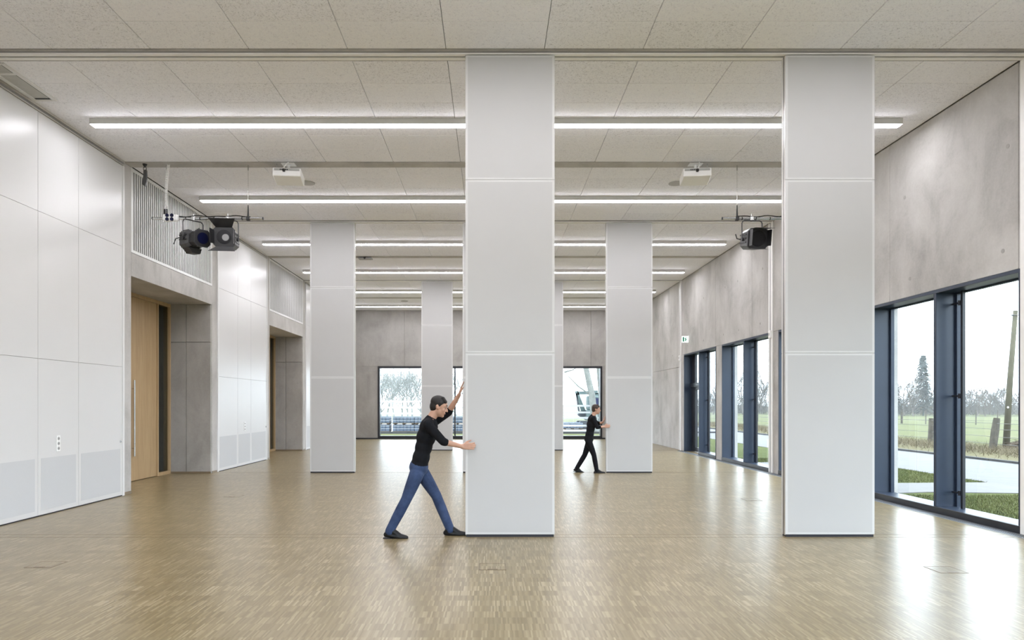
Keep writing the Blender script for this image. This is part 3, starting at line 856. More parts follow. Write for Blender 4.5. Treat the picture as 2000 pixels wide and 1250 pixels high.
# ------------------------------------------------------------------ people
def hull(bm, p0, r0, p1, r1, sub=2):
    t = bmesh.new(); p0 = Vector(p0); p1 = Vector(p1)
    for p, r_ in ((p0, r0), (p1, r1)):
        bmesh.ops.create_icosphere(t, subdivisions=sub, radius=r_, matrix=Matrix.Translation(p))
    h_ = bmesh.ops.convex_hull(t, input=t.verts[:])
    keep = set()
    bmesh.ops.delete(t, geom=[v for v in t.verts if not any(True for f in v.link_faces)], context='VERTS')
    dead = [g_ for g_ in h_['geom_interior'] if isinstance(g_, bmesh.types.BMVert) and g_.is_valid]
    if dead: bmesh.ops.delete(t, geom=dead, context='VERTS')
    m = bpy.data.meshes.new('t'); t.to_mesh(m); t.free(); bm.from_mesh(m); bpy.data.meshes.remove(m)
def ell(bm, c, rad, rot=(0, 0, 0), sub=3):
    mt = Matrix.Translation(Vector(c)) @ Euler([math.radians(a) for a in rot], 'XYZ').to_matrix().to_4x4() @ Matrix.Diagonal((*rad, 1))
    bmesh.ops.create_icosphere(bm, subdivisions=sub, radius=1, matrix=mt)
def chain(bm, pts, rads, sub=2):
    for i in range(len(pts) - 1): hull(bm, pts[i], rads[i], pts[i + 1], rads[i + 1], sub)
def skin_of(bm, name, voxel, smooth, mat):
    """union of the volumes as one continuous smooth surface"""
    m = bpy.data.meshes.new(name); bm.to_mesh(m); bm.free()
    o = bpy.data.objects.new(name, m); COL.objects.link(o)
    md = o.modifiers.new('r', 'REMESH'); md.mode = 'VOXEL'; md.voxel_size = voxel
    ms = o.modifiers.new('s', 'SMOOTH'); ms.factor = .5; ms.iterations = smooth
    bpy.context.view_layer.update()
    dg = bpy.context.evaluated_depsgraph_get()
    me = bpy.data.meshes.new_from_object(o.evaluated_get(dg)); me.name = name
    bpy.data.objects.remove(o); bpy.data.meshes.remove(m)
    me.materials.clear(); me.materials.append(MATS[mat])
    return me
def mid(a, b, t=.5): return Vector(a).lerp(Vector(b), t)

def hand(bm, wrist, fdir, pnorm, spread=1.0, side=1, s=1.0, bend=.25):
    """palm + five fingers; fdir: finger direction, pnorm: palm normal (towards the thing touched)"""
    f = Vector(fdir).normalized(); n = Vector(pnorm); n = (n - f * n.dot(f)).normalized(); a = f.cross(n).normalized() * side
    wv = Vector(wrist)
    for t in (-1, -.33, .33, 1):
        hull(bm, wv + a * t * .018 * s, .016 * s, wv + f * .088 * s + a * t * .031 * s, .0125 * s)
    L = [.068, .080, .076, .060]
    for i, t in enumerate((1, .36, -.3, -.95)):
        b0 = wv + f * .09 * s + a * t * .031 * s
        d1 = (f + a * t * .13 * spread + n * bend * .5).normalized(); d2 = (d1 + n * bend).normalized(); d3 = (d2 + n * bend).normalized()
        p1 = b0 + d1 * L[i] * .45 * s; p2 = p1 + d2 * L[i] * .32 * s; p3 = p2 + d3 * L[i] * .26 * s
        chain(bm, [b0, p1, p2, p3], [.0105 * s, .0098 * s, .009 * s, .008 * s], 2)
    b0 = wv + f * .028 * s + a * .024 * s
    d1 = (f * .75 + a * .75 + n * .25).normalized(); d2 = (f + a * .35 + n * .3).normalized()
    p1 = b0 + d1 * .042 * s; p2 = p1 + d2 * .034 * s; p3 = p2 + d2 * .026 * s
    chain(bm, [b0, p1, p2, p3], [.015 * s, .0125 * s, .011 * s, .0088 * s], 2)

def shoe(parent, ankle, toe_dir, s=1.0, lift=0.0):
    """ankle point, sole towards -z; toe_dir in the x-z plane"""
    td = Vector(toe_dir).normalized(); up = Vector((-td.z, 0, td.x)); A = Vector(ankle)
    bm = bmesh.new()
    hl = A - td * .045 * s - up * .065 * s; ball = A + td * .135 * s - up * .075 * s; toe = A + td * .20 * s - up * .078 * s
    hull(bm, hl, .034 * s, ball, .040 * s); hull(bm, ball, .040 * s, toe, .030 * s)
    hull(bm, A + up * .0, .046 * s, hl + td * .01, .036 * s); hull(bm, A, .044 * s, ball, .034 * s)
    me = skin_of(bm, 'shoe', .008, 3, 'black_leather')
    sh = obj('shoe', me, 'black_leather', parent, smooth=True)
    zmin = -.108 * s
    b = bmesh.new()
    pts = []
    for t, wd in ((-.075, .026), (-.055, .034), (.02, .032), (.09, .040), (.15, .042), (.20, .034), (.225, .016)):
        pts.append((t * s, wd * s))
    ring = [(t, w_) for t, w_ in pts] + [(t, -w_) for t, w_ in reversed(pts)]
    P3 = [A + td * t - up * (.104 * s) + Vector((0, w_, 0)) for t, w_ in ring]
    prism(b, P3, -up * .012 * s); obj('sole', b, 'rubber', sh)
    return sh

def person(label, q, hairmat, trouser, vox):
    """q: dict of joints in world space; the figure walks towards +x"""
    base = Vector((q['pelvis'].x, q['pelvis'].y, 0)); s = q['s']
    r = None
    up = (q['neck'] - q['pelvis']).normalized(); yv = Vector((0, 1, 0))
    # ---- body, one surface
    bm = bmesh.new()
    hc = q['head']; tilt = q['tilt']
    def hp(a, b, c):   # head space: forward, sideways, up
        ca, sa = math.cos(tilt), math.sin(tilt)
        return hc + Vector((a * ca + c * sa, b, -a * sa + c * ca)) * s
    tdeg = math.degrees(tilt)
    ell(bm, hp(-.008, 0, .022), (.100 * s, .077 * s, .098 * s), (0, tdeg, 0))
    ell(bm, hp(.012, 0, -.045), (.078 * s, .064 * s, .082 * s), (0, tdeg, 0))
    hull(bm, hp(.045, 0, -.085), .036 * s, hp(.07, 0, -.100), .022 * s)           # chin
    hull(bm, hp(.086, 0, .012), .010 * s, hp(.108, 0, -.028), .015 * s)           # nose
    for e in (-1, 1):
        hull(bm, hp(.108, e * .008, -.03), .009 * s, hp(.098, e * .014, -.031), .009 * s)
        hull(bm, hp(.083, e * .015, .030), .014 * s, hp(.068, e * .046, .026), .014 * s)   # brow
        ell(bm, hp(.054, e * .044, -.028), (.026 * s, .018 * s, .026 * s), (0, tdeg, 0))    # cheek
        ell(bm, hp(-.012, e * .077, -.008), (.020 * s, .010 * s, .032 * s), (0, tdeg - 12, 0))  # ear
    hull(bm, hp(.088, -.018, -.060), .009 * s, hp(.088, .018, -.060), .009 * s)
    hull(bm, hp(.084, -.014, -.072), .009 * s, hp(.084, .014, -.072), .009 * s)
    hull(bm, hp(-.02, 0, -.05), .056 * s, q['neck'], .060 * s)
    hull(bm, q['neck'], .064 * s, mid(q['neck'], q['pelvis'], .2), .085 * s)
    for nm in ('r', 'l'):
        hull(bm, q['neck'] - up * .045, .046 * s, q['sh' + nm], .046 * s)
        chain(bm, [q['sh' + nm], q['el' + nm], mid(q['el' + nm], q['wr' + nm], .3), q['wr' + nm]], [.046 * s, .038 * s, .038 * s, .026 * s])
        hand(bm, q['wr' + nm], q['hd' + nm], q['hn' + nm], side=q['hs' + nm], s=s, bend=q.get('hb' + nm, .22))
        chain(bm, [q['hip' + nm], q['kn' + nm], mid(q['kn' + nm], q['an' + nm], .3), q['an' + nm]], [.072 * s, .047 * s, .046 * s, .034 * s])
        hull(bm, q['pelvis'] + up * .03, .085 * s, q['hip' + nm], .07 * s)
    for t, rx, ry in ((.15, .085, .125), (.4, .085, .115), (.65, .10, .135), (.85, .095, .145)):
        ell(bm, mid(q['pelvis'], q['neck'], t), (rx * s, ry * s, .13 * s), (0, math.degrees(math.atan2(up.x, up.z)), 0))
    me = skin_of(bm, 'person', vox, 3, 'skin')
    body = obj('person', me, 'skin', None, origin=base, smooth=True)
    tag(body, label, 'person')
    # ---- face details
    for e in (-1, 1):
        b = bmesh.new(); ell(b, hp(.0735, e * .033, .006), (.0115 * s, .0125 * s, .0065 * s), (0, tdeg, 0), 2); ey = obj('eye', b, 'eye_white', body, smooth=True)
        b = bmesh.new(); ell(b, hp(.0815, e * .035, .006), (.0045 * s, .0065 * s, .0056 * s), (0, tdeg, 0), 2); obj('iris', b, 'rubber', ey, smooth=True)
        b = bmesh.new(); hull(b, hp(.094, e * .014, .036), .005 * s, hp(.079, e * .048, .037), .004 * s); obj('eyebrow', b, hairmat, body, smooth=True)
    b = bmesh.new(); hull(b, hp(.0945, -.017, -.066), .005 * s, hp(.0945, .017, -.066), .005 * s); obj('mouth', b, 'lip', body, smooth=True)
    # ---- hair
    bm = bmesh.new()
    ell(bm, hp(-.024, 0, .047), (.101 * s, .085 * s, .087 * s), (0, tdeg, 0))
    ell(bm, hp(-.055, 0, -.005), (.064 * s, .074 * s, .082 * s), (0, tdeg, 0))
    for e in (-1, 1): hull(bm, hp(.005, e * .066, .045), .026 * s, hp(.0, e * .072, .012), .015 * s)
    for i in range(9):
        a = (i - 4) / 4
        hull(bm, hp(.015, a * .05, .112), .02 * s, hp(.066, a * .052, .082 - .010 * abs(a)), .013 * s)
    hm = skin_of(bm, 'hair', vox * .9, 4, hairmat)
    obj('hair', hm, hairmat, body, smooth=True)
    # ---- sweater with short sleeves to the elbow
    bm = bmesh.new(); ang = math.degrees(math.atan2(up.x, up.z))
    for t, rx, ry in ((.02, .112, .155), (.2, .108, .150), (.42, .108, .145), (.63, .122, .160), (.82, .115, .170)):
        ell(bm, mid(q['pelvis'], q['neck'], t), (rx * s, ry * s, .14 * s), (0, ang, 0))
    hull(bm, mid(q['pelvis'], q['neck'], .9), .09 * s, q['neck'] - up * .010, .076 * s)
    for nm in ('r', 'l'):
        hull(bm, q['neck'] - up * .03, .066 * s, q['sh' + nm], .067 * s)
        e_ = mid(q['el' + nm], q['wr' + nm], q.get('sleeve', .12))
        chain(bm, [q['sh' + nm], mid(q['sh' + nm], q['el' + nm], .5), q['el' + nm], e_], [.064 * s, .058 * s, .052 * s, .048 * s])
    sm_ = skin_of(bm, 'sweater', vox * 1.4, 7, 'black_cloth')
    obj('sweater', sm_, 'black_cloth', body, smooth=True)
    # ---- trousers
    bm = bmesh.new()
    ell(bm, q['pelvis'] + up * .0, (.118 * s, .158 * s, .12 * s), (0, ang, 0))
    for nm in ('r', 'l'):
        hull(bm, q['pelvis'], .10 * s, q['hip' + nm], .092 * s)
        an = mid(q['kn' + nm], q['an' + nm], 1.06)
        chain(bm, [q['hip' + nm], mid(q['hip' + nm], q['kn' + nm], .5), q['kn' + nm], mid(q['kn' + nm], an, .35), an], [.094 * s, .082 * s, .066 * s, .066 * s, .056 * s])
    tm = skin_of(bm, 'trousers', vox * 1.4, 5, trouser)
    obj('trousers', tm, trouser, body, smooth=True)
    for nm in ('r', 'l'): shoe(body, q['an' + nm], q['td' + nm], s)
    return body

D1 = 8.44
def J1(x, y, dy): 
    p = P(x, y, D1); p.y += dy; return p
q = dict(s=1.0, tilt=.30, pelvis=J1(818, 912, 0), neck=J1(841, 819, 0), head=J1(858, 794, 0),
         shr=J1(838, 829, -.165), shl=J1(842, 827, .165),
         elr=J1(868, 861, -.20), wrr=J1(903, 871, -.115), hdr=(.98, .05, .02), hnr=(.05, 1, .0), hsr=1,
         ell=J1(874, 806, .185), wrl=J1(896, 771, .08), hdl=(.30, -.05, .95), hnl=(1, 0, -.15), hsl=-1, hbl=.08,
         hipr=J1(815, 925, -.085), hipl=J1(823, 925, .085),
         knr=J1(795, 974, -.10), anr=J1(765, 1031, -.11), tdr=(.985, 0, -.10),
         knl=J1(851, 970, .09), anl=J1(877, 1033, .09), tdl=(.995, 0, -.02))
person('person in black sweater and blue jeans striding and pushing the front partition', q, 'hair', 'jeans', .0065)
D2 = 16.26
def J2(x, y, dy):
    p = P(x, y, D2); p.y += dy; return p
q = dict(s=.93, tilt=.10, pelvis=J2(1150, 857, 0), neck=J2(1158, 812.5, 0), head=J2(1164.5, 799.5, 0),
         shr=J2(1156.5, 817.5, -.15), shl=J2(1158, 817, .15), elr=J2(1164, 834, -.17), wrr=J2(1178.5, 833, -.09), hdr=(.9, .06, .1), hnr=(.1, 1, 0), hsr=1,
         ell=J2(1170, 828, .17), wrl=J2(1178.6, 825, .06), hdl=(.25, 0, .95), hnl=(1, 0, 0), hsl=-1, hbl=.08,
         hipr=J2(1149, 863, -.08), hipl=J2(1152, 863, .08), knr=J2(1159, 888, -.085), anr=J2(1164, 917, -.09), tdr=(1, 0, .0),
         knl=J2(1143, 889, .085), anl=J2(1128, 914.5, .09), tdl=(.93, 0, -.28), sleeve=.35)
person('smaller, farther person in black pushing a partition on the middle rail', q, 'hair_brown', 'black_cloth', .009)

# ------------------------------------------------------------------ outside, right: lawn, road, field, trees
GZ = -.12
def slab(name, pts, z, mat, th=.04):
    b = prism(bmesh.new(), [(x, y, z - th) for x, y in pts], (0, 0, th)); o = obj(name, b, mat); tag(o, kind='structure'); return o
slab('ground_field', [(-160, YF + .6), (WXO + .02, YF + .6), (WXO + .02, YN - .4), (-160, YN - .4), (-160, -160), (420, -160), (420, 420), (-160, 420)], GZ - .03, 'field', .3)
slab('ground_lawn', [(WXO + .01, -20), (12.5, -20), (12.5, 60), (WXO + .01, 60)], GZ, 'lawn', .05)
slab('ground_road', [(11.0, -25), (15.2, -25), (15.2, 120), (11.0, 120)], GZ + .012, 'asphalt')
slab('ground_path', [(WXO + .01, 13.2), (8.6, 13.55), (11.02, 13.3), (11.02, 15.2), (8.6, 15.05), (WXO + .01, 15.1)], GZ + .016, 'path_slab')
slab('ground_path', [(WXO + .01, 19.2), (11.02, 19.2), (11.02, 20.4), (WXO + .01, 20.4)], GZ + .016, 'path_slab')
slab('ground_verge', [(15.32, -25), (19.6, -25), (19.6, 120), (15.32, 120)], GZ + .01, 'verge', .05)
kb = mesh_of(box(-.06, .06, -.495, .495, -.1, .07, .006), 'kerb_stone', 'kerb_stone')
kr = root('trim_kerb', (15.26, 20, GZ), None, None, None, 'structure')
for i in range(60): inst('kerb_stone', kb, kr, (15.26, 10.5 + i, GZ + .01))

# grass blades on the lawn near the windows and dry grass at the verge
def blades(name, n, area, z, hgt, mat, seed, lean=.5):
    rr = random.Random(seed); vs = []; fs = []
    for i in range(n):
        x, y = area(rr); h_ = hgt * rr.uniform(.5, 1.2); a = rr.uniform(0, 6.283); w_ = .006 + .004 * rr.random() + hgt * .012
        dx, dy = math.cos(a), math.sin(a); lx, ly = rr.gauss(0, lean) * h_, rr.gauss(0, lean) * h_
        k = len(vs); vs += [(x - dx * w_, y - dy * w_, z - .01), (x + dx * w_, y + dy * w_, z - .01), (x + lx, y + ly, z + h_)]; fs.append((k, k + 1, k + 2))
    me = bpy.data.meshes.new(name); me.from_pydata(vs, [], fs); me.update(); me.materials.append(MATS[mat])
    return obj(name, me, mat)
def lawn_area(rr):
    while True:
        x, y = rr.uniform(7.3, 11.0), rr.uniform(8.5, 22)
        if 13.1 < y < 15.25 or 19.1 < y < 20.5: continue
        return x, y
tag(blades('lawn_grass', 60000, lawn_area, GZ, .045, 'blade', 3), 'short green lawn grass outside the right windows', 'grass', kind='stuff')
tag(blades('dry_grass', 16000, lambda rr: (15.5 + abs(rr.gauss(2.9, .9)), rr.uniform(18, 60)), GZ, .26, 'dry_blade', 4, .7), 'dry tufty grass along the far side of the road', 'grass', kind='stuff')

# fence along the field
FX = 18.9
def fpost(x, y, h_, r_, lean, lab):
    b = bmesh.new(); rr = random.Random(int(y * 10))
    pts = [(x + lean * h_ * t, y, GZ - .1 + (h_ + .1) * t) for t in (0, .3, .65, .95, 1.0)]
    tube(b, pts, r_, 9, r_ * .88)
    for v in b.verts: v.co += Vector((rr.uniform(-.012, .012), rr.uniform(-.012, .012), 0))
    rt = obj('fence_post', b, 'old_post', None, origin=(x, y, GZ)); tag(rt, lab, 'fence post', 'weathered posts of the field fence'); return rt
p1 = P(1938, 880, 25.6); p2 = P(1817, 866, 30.0)
fpost(p1.x, p1.y, 1.22, .125, .14, 'thick leaning wooden fence post left of the utility pole')
fpost(p2.x, p2.y, 1.12, .115, .05, 'thick wooden fence post seen at the edge of the dark window mullion')
fpost(19.0, 36.5, 1.1, .10, .03, 'wooden fence post by the road, seen through the middle window')
fpost(19.1, 43.5, 1.1, .10, -.04, 'farther wooden fence post by the road, seen through the middle window')
fpost(19.1, 51, 1.1, .10, .02, 'wooden fence post by the road, seen through the window by the exit door')
fpost(18.6, 20.5, 1.15, .11, -.03, 'wooden fence post beyond the right edge of the photo')
wr_ = root('wire_fence', (FX, 35, GZ), 'thin wires strung between the field fence posts', 'wire fence')
for z in (.25, .52, .80, 1.02):
    obj('wire_strand', tube(bmesh.new(), [(18.6 + .05, 16, GZ + z), (p1.x + .1, p1.y, GZ + z), (p2.x, p2.y, GZ + z + .01), (19.0, 36.5, GZ + z), (19.1, 60, GZ + z)], .009, 5), 'wire', wr_)
# second fence across the field
for i, (px, d) in enumerate(((1761, 62), (1808, 60), (1906, 58), (1948, 56.5), (1452, 70), (1480, 69))):
    b = bmesh.new(); g_ = P(px, 800, d); tube(b, [(g_.x, d, GZ - .1), (g_.x + .02, d, GZ + 1.25)], .09 if i == 0 else .045, 7)
    o = obj('field_stake', b, 'old_post'); tag(o, ('thickest stake of the fence across the field, left in the right window', 'thin stake across the field, just left of the wide window mullion', 'thin stake across the field, left of the leaning thick post',
        'thin pale stake across the field, right behind the leaning thick post', 'thin stake across the field, left one in the middle window', 'thin stake across the field, right one in the middle window')[i], 'fence stake', 'thin stakes in the field')
w2 = root('field_wire', (40, 60, GZ), 'thin wire between the stakes out in the green field', 'wire fence')
for z in (.35, .7, 1.1): obj('wire_strand', tube(bmesh.new(), [(28, 72, GZ + z), (40, 57.5, GZ + z), (60, 53, GZ + z)], .012, 5), 'wire', w2)

# utility pole
c = P(1964, 876, 26.0); t_ = P(1983.5, 607, 26.0)
r = root('utility_pole', (c.x, 26, GZ), 'tall leaning wooden utility pole outside the right window', 'pole')
obj('shaft', tube(bmesh.new(), [(c.x, 26, GZ - .2), ((c.x + t_.x) / 2 - .02, 26, (c.z + t_.z) / 2), (t_.x, 26, t_.z)], .115, 14, .075), 'pole_wood', r, smooth=True)
zi = t_.z - .17
obj('cross_pin', tube(bmesh.new(), [(t_.x - .14, 25.92, zi), (t_.x + .14, 25.92, zi - .01)], .012, 6), 'wire', r)
obj('insulator', cyl(bmesh.new(), (t_.x - .17, 25.92, zi - .01), (1, 0, 0), .03, .07, 10), 'machine_dark', r)
obj('overhead_wire', tube(bmesh.new(), [(t_.x - .17, 25.92, zi), (t_.x - .9, 33, zi - .25), (t_.x - 1.6, 42, zi - .3), (t_.x - 3.5, 70, zi + .4)], .006, 5), 'wire', r)
obj('reflector', cyl(bmesh.new(), (c.x + .0, 25.88, 1.5), (0, 1, 0), .035, .012, 12), 'white_paint', r)
# pile of cut brush at its foot
rr = random.Random(11); b = bmesh.new(); cx, cy = c.x + .55, 25.6
for i in range(420):
    a = rr.uniform(0, 6.283); e = abs(rr.gauss(0, .55)); px_, py_ = cx + math.cos(a) * e * 1.2, cy + math.sin(a) * e * .7
    z_ = GZ + max(.02, .42 * math.exp(-(e / .75) ** 2) * rr.uniform(.3, 1.1)); a2 = rr.uniform(0, 6.283); l_ = rr.uniform(.15, .5)
    tube(b, [(px_ - math.cos(a2) * l_, py_ - math.sin(a2) * l_, max(GZ, z_ - .12)), (px_, py_, z_), (px_ + math.cos(a2) * l_, py_ + math.sin(a2) * l_, max(GZ, z_ - rr.uniform(-.1, .15)))], .012, 3, .005, cap=False)
o = obj('brush_pile', b, 'brush'); tag(o, 'pile of cut brown twigs at the foot of the utility pole', 'brush pile', kind='stuff')

# ------------------------------------------------------------------ trees
def bare_tree(seed, hgt, spread=1.0, forks=5, levels=4, mat='bark', r0=None):
    rr = random.Random(seed); vs = []; fs = []
    def seg(p, q_, ra, rb, n=4):
        d = (q_ - p); 
        if d.length < 1e-4: return
        d.normalize(); a = d.cross(Vector((.3, .2, 1))); a.normalize(); b_ = d.cross(a); k = len(vs)
        for c_, r_ in ((p, ra), (q_, rb)):
            for i in range(n):
                t = 6.2832 * i / n; v = c_ + (a * math.cos(t) + b_ * math.sin(t)) * r_; vs.append(v[:])
        for i in range(n): fs.append((k + i, k + (i + 1) % n, k + n + (i + 1) % n, k + n + i))
    def grow(p, d, ln, r_, lv):
        n = 4 if lv < 2 else 3; q_ = p; st = 3
        dd = d.copy(); pts = [p]
        for i in range(st):
            dd = (dd + Vector((rr.gauss(0, .12), rr.gauss(0, .12), .05 if lv else 0))).normalized()
            nq = q_ + dd * ln / st; seg(q_, nq, r_ * (1 - .22 * i), r_ * (1 - .22 * (i + 1)), n); q_ = nq; pts.append(q_)
        if lv >= levels: return
        k = forks if lv else forks + 2
        for i in range(k):
            t = rr.uniform(.3, 1) if i else 1.0
            j = min(st - 1, int(t * st)); b0 = pts[j].lerp(pts[j + 1], t * st - j)
            a = rr.uniform(0, 6.283); tilt = rr.uniform(.35, .95) * spread if i else rr.uniform(0, .3)
            e = dd.cross(Vector((math.cos(a), math.sin(a), .1))).normalized()
            nd = (dd * math.cos(tilt) + e * math.sin(tilt)).normalized()
            grow(b0, nd, ln * rr.uniform(.5, .74), r_ * (.5 if i else .62), lv + 1)
    grow(Vector((0, 0, -.2)), Vector((0, 0, 1)), hgt * .42, r0 or hgt * .017, 0)
    me = bpy.data.meshes.new('bare_tree'); me.from_pydata(vs, [], fs); me.update(); me.materials.append(MATS[mat]); return me
def conifer(seed, hgt):
    rr = random.Random(seed); b = bmesh.new()
    tube(b, [(0, 0, -.2), (0, 0, hgt)], hgt * .014, 6, .03)
    vs = []; fs = []
    for i in range(900):
        t = rr.random() ** .8; z = hgt * (.12 + .88 * t); rad = hgt * .2 * (1 - t) ** .7 * rr.uniform(.45, 1.1) + .25; a = rr.uniform(0, 6.283)
        tip = Vector((math.cos(a) * rad, math.sin(a) * rad, z - rad * rr.uniform(-.1, .45)))
        st = Vector((0, 0, z)); sd = Vector((-math.sin(a), math.cos(a), 0))
        m_ = st.lerp(tip, .55); w_ = .28 * hgt / 9
        for j in range(4):
            c_ = st.lerp(tip, .35 + .2 * j); off = sd * rr.uniform(-w_, w_) + Vector((0, 0, rr.uniform(-.25, .15)))
            k = len(vs); vs += [(c_ - sd * w_ * .6)[:], (c_ + sd * w_ * .6)[:], (c_ + off + (tip - st) * .22)[:]]; fs.append((k, k + 1, k + 2))
    me = bpy.data.meshes.new('x'); me.from_pydata(vs, [], fs); b.from_mesh(me); bpy.data.meshes.remove(me)
    m = bpy.data.meshes.new('conifer'); b.to_mesh(m); b.free(); m.materials.append(MATS['needles']); return m
PT = [bare_tree(s_, 9, 1.0, 5, 4, 'hazed_bark') for s_ in (14, 15, 16)]
BT = [bare_tree(s_, 9, 1.0, 5, 4) for s_ in (1, 2, 3)] + [bare_tree(9, 8, .8, 6, 4)]
CF = [conifer(5, 9.3), conifer(6, 7)]
def tree(me, px, d, hgt, base_h, lab, cat='tree', grp=None, rot=0, name='bare_tree'):
    x = (px - VX) / F * d; o = bpy.data.objects.new(name, me); COL.objects.link(o)
    k = hgt / base_h; o.location = (x, d, GZ - .05); o.scale = (k, k, k); o.rotation_euler = (0, 0, rot); tag(o, lab, cat, grp); return o
tree(CF[0], 1803, 102, 9.0, 9.3, 'tall dark conifer on the skyline beside the window mullion', name='conifer', rot=1)
tree(CF[1], 1744, 106, 6.4, 7, 'dark conifer on the skyline at the left edge of the right window', name='conifer', rot=2)
rt = random.Random(21)
tree(BT[0], 1766, 100, 7.2, 9, 'bare tree on the skyline between the two conifers', rot=.5)
tree(BT[1], 1785, 98, 6.6, 9, 'bare tree just left of the tall conifer on the skyline', rot=2)
tree(BT[2], 1925, 98, 6.2, 9, 'bare forked tree on the skyline left of the utility pole', rot=1.3)
ORD = ('first', 'second', 'third', 'fourth', 'fifth', 'sixth', 'seventh', 'eighth', 'ninth', 'tenth', 'eleventh', 'twelfth', 'thirteenth', 'fourteenth')
for i, px in enumerate((1750, 1775, 1815, 1838, 1860, 1880, 1896, 1910, 1940, 1952, 1968, 1990, 2010, 2030)):
    tree(BT[rt.randrange(4)], px, rt.uniform(100, 116), rt.uniform(4.6, 6.4), 9, ORD[i] + ' small bare tree from the left in the hazy row beyond the field, right window', grp='bare trees along the far edge of the field', rot=rt.uniform(0, 6))
for i, px in enumerate((1380, 1393, 1412, 1428, 1440, 1452, 1464, 1478, 1490, 1503)):
    tree(BT[rt.randrange(4)], px, rt.uniform(110, 135), rt.uniform(6.0, 10.5), 9, ORD[i] + ' bare tree from the left seen far off through the two middle windows', grp='bare trees seen through the middle windows', rot=rt.uniform(0, 6))
# scrub under the trees
rr = random.Random(31); vs = []; fs = []
for i in range(26000):
    px = rr.uniform(1360, 2120); d = rr.uniform(104, 118) + max(0, (1700 - px)) * .06; x = (px - VX) / F * d; z = abs(rr.gauss(0, 1.25)); a = rr.uniform(0, 6.28); l_ = rr.uniform(.4, 1.2); w_ = .035
    k = len(vs); ex = Vector((math.cos(a) * l_ * .6, math.sin(a) * l_ * .6, l_ * .8))
    p_ = Vector((x, d, GZ + z)); vs += [(p_ + Vector((-w_, 0, 0)))[:], (p_ + Vector((w_, 0, 0)))[:], (p_ + ex)[:]]; fs.append((k, k + 1, k + 2))
me = bpy.data.meshes.new('scrub'); me.from_pydata(vs, [], fs); me.update(); me.materials.append(MATS['bark'])
o = obj('scrub', me, 'bark'); tag(o, 'dense low scrub under the far trees beyond the field', 'scrub', kind='stuff')

# ------------------------------------------------------------------ outside the far window: builders' yard
pal_w, pal_d, tier = 1.3, 1.1, .50
def pallet(px, d, z, lab, wid=1.3):
    x = (px - VX) / F * d
    r = root('block_pallet', (x, d, z), lab, 'pallet load', 'pallets of blue-grey paving blocks')
    for dx in (-.5, 0, .5): obj('skid', box(x + dx * wid * .85 - .06, x + dx * wid * .85 + .06, d - .5, d + .5, z, z + .07), 'pallet_wood', r)
    obj('deck', box(x - wid / 2, x + wid / 2, d - .55, d + .55, z + .07, z + .10), 'pallet_wood', r)
    n = 6; w_ = wid / n
    for i in range(n):
        for j in range(2):
            b0 = x - wid / 2 + i * w_
            obj('paving_block', box(b0 + .008, b0 + w_ - .008, d - .52, d + .52, z + .10 + j * .19 + .004, z + .10 + (j + 1) * .19 - .004, .006), 'blue_block', r)
    for t in (.24, .40): obj('strap', box(x - wid / 2 - .006, x + wid / 2 + .006, d - .528, d + .528, z + t, z + t + .022), 'white_rail', r)
for i, px in enumerate((742, 790, 832, 894)):
    nm = ('at the left edge of the far window', 'in the left part of the far window', 'beside the head of the striding person', 'in the narrow gap beside the pushed partition')[i]
    pallet(px, 42, GZ, 'lower pallet of blue-grey paving blocks ' + nm)
    pallet(px, 42, GZ + .50, 'upper pallet of blue-grey paving blocks ' + nm)
pallet(1118, 47, GZ, 'low pallet of paving blocks seen behind the farther person')
# white rail fences
def rails(x0, x1, d, zs, lab):
    r = root('rail_fence', ((x0 + x1) / 2, d, GZ), lab, 'fence')
    for z in zs: obj('rail', box(x0, x1, d - .02, d + .02, GZ + z - .06, GZ + z + .06, .004), 'white_rail', r)
    n = max(2, int((x1 - x0) / 2.2))
    for i in range(n + 1):
        x = x0 + (x1 - x0) * i / n; obj('post', box(x - .06, x + .06, d + .02, d + .12, GZ - .1, GZ + max(zs) + .12, .006), 'white_rail', r)
rails(-9, 0, 46, (.55, 1.1, 1.5, 1.9), 'white painted rail fence behind the paving pallets')
rails(2, 11, 44, (.35, .85, 1.2, 1.62), 'white painted rail fence in the right part of the far window')
obj_k = slab('ground_yard', [(-14, 41), (16, 41), (16, 60), (-14, 60)], GZ + .01, 'yard_gravel')
kb2 = root('trim_yard_kerb', (0, 40.9, GZ), None, None, None, 'structure')
km2 = mesh_of(box(-.495, .495, -.06, .06, -.1, .1, .006), 'kerb_stone', 'kerb_stone')
for i in range(28): inst('kerb_stone', km2, kb2, (-13.5 + i, 40.9, GZ))
# excavator
d = 48
def E(px, py): return P(px, py, d)
r = root('excavator', (E(1158, 800).x, d, GZ), 'pale green excavator with raised arm seen through the far window', 'excavator')
bx0 = E(1158, 800).x
for dy in (-.9, .9):
    tb = prism(bmesh.new(), [(bx0 - 1.2, d + dy - .2, GZ + .25), (bx0 - 1.0, d + dy - .2, GZ), (bx0 + 1.2, d + dy - .2, GZ), (bx0 + 1.4, d + dy - .2, GZ + .25), (bx0 + 1.2, d + dy - .2, GZ + .55), (bx0 - 1.0, d + dy - .2, GZ + .55)], (0, .4, 0))
    obj('crawler_track', tb, 'machine_dark', r)
obj('upper_body', box(bx0 - .5, bx0 + 1.6, d - .95, d + .95, GZ + .6, GZ + 1.35, .06), 'machine_green', r)
cb = obj('cab', box(bx0 - .5, bx0 + .5, d - .95, d - .1, GZ + 1.35, GZ + 2.3, .06), 'machine_green', r)
obj('cab_window', box(bx0 - .4, bx0 + .4, d - .96, d - .94, GZ + 1.5, GZ + 2.15), 'lens_glass', cb)
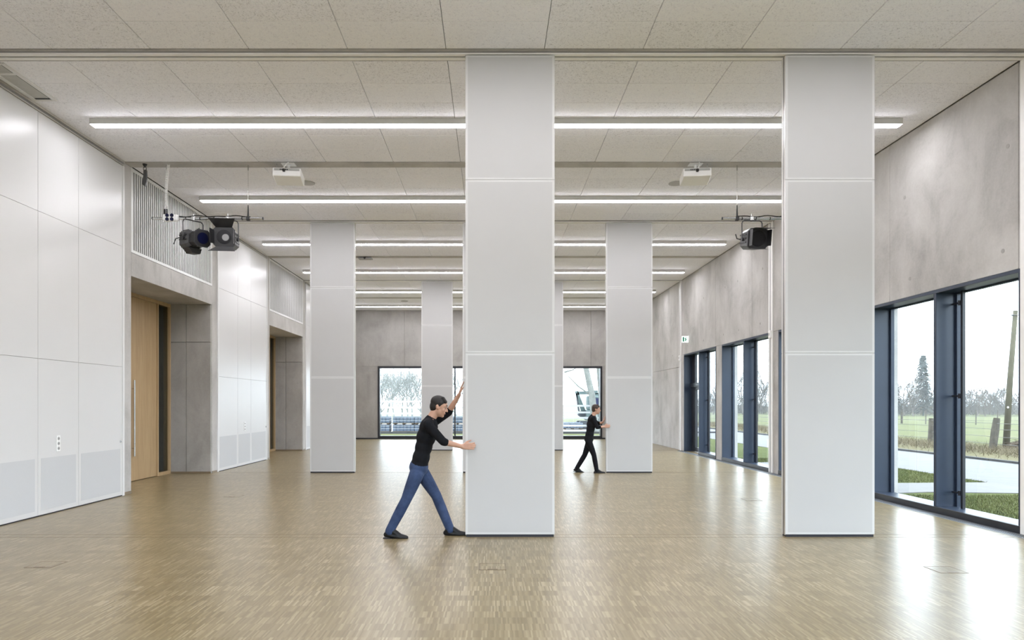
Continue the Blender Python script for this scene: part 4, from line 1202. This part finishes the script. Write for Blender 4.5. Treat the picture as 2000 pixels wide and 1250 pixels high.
def beam(name, a, b_, w0, w1, mat='machine_green'):
    a, b_ = Vector(a), Vector(b_); n_ = (b_ - a).normalized().cross(Vector((0, 1, 0)))
    obj(name, prism(bmesh.new(), [a - n_ * w0, b_ - n_ * w1, b_ + n_ * w1, a + n_ * w0], (0, .25, 0)), mat, r)
beam('boom', E(1172, 806), E(1166, 768), .16, .14); beam('boom', E(1168, 766), E(1128, 768), .13, .11)
beam('stick', E(1126, 764), E(1141, 806), .10, .15); beam('ram', E(1126, 768), E(1131, 803), .05, .05, 'machine_dark')
obj('bucket', prism(bmesh.new(), [E(1132, 803), E(1144, 802), E(1146, 812), E(1136, 816), E(1129, 810)], (0, .6, 0)), 'machine_dark', r)
# trees in the yard
def trunk(px0, py0, px1, py1, d, r0, r1, lab, extra=()):
    a, b_ = P(px0, py0, d), P(px1, py1, d); b = bmesh.new()
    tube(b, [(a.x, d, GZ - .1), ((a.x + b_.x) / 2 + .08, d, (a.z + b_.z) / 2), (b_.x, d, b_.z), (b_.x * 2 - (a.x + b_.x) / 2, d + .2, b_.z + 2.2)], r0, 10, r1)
    rt_ = obj('tree_trunk', b, 'hazed_bark', None, origin=(a.x, d, GZ)); tag(rt_, lab, 'tree')
    for e in extra:
        obj('branch', tube(bmesh.new(), [P(*p_, d) for p_ in e], .06, 6, .02), 'hazed_bark', rt_)
    tw = bmesh.new(); rr_ = random.Random(int(px0))
trunk(1164, 830, 1143, 712, 43.2, .24, .13, 'pale leaning tree trunk in the right part of the far window', [[(1154, 772), (1130, 755), (1115, 740), (1100, 724)], [(1102, 727), (1120, 722), (1130, 715)]])
trunk(1176, 840, 1170, 712, 43.6, .22, .16, 'pale upright tree trunk at the right edge of the far window')
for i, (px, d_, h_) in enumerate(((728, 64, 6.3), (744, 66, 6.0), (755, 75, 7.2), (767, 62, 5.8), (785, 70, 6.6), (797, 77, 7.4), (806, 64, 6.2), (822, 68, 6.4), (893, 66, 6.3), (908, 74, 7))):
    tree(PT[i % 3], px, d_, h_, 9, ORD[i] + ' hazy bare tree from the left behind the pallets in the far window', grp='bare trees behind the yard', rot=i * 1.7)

# ------------------------------------------------------------------ winter haze over the open field and the yard
def haze(name, x0, x1, y0, y1, z1, dens, lab):
    t = NT(name); t.n.remove(t.b)
    v = t.add('ShaderNodeVolumeScatter'); v.inputs['Color'].default_value = (.94, .97, 1, 1); v.inputs['Density'].default_value = dens; v.inputs['Anisotropy'].default_value = .3
    t.link(v.outputs[0], t.out.inputs['Volume']); MATS[name] = t.m
    o = obj(name, box(x0, x1, y0, y1, GZ - 1, z1), name); tag(o, lab, 'haze', kind='stuff')
haze('field_haze', 21, 300, 20, 300, 30, .0010, 'pale winter haze over the field')
haze('yard_haze', -60, 20.9, 50, 200, 30, .004, 'pale winter haze over the trees behind the yard')
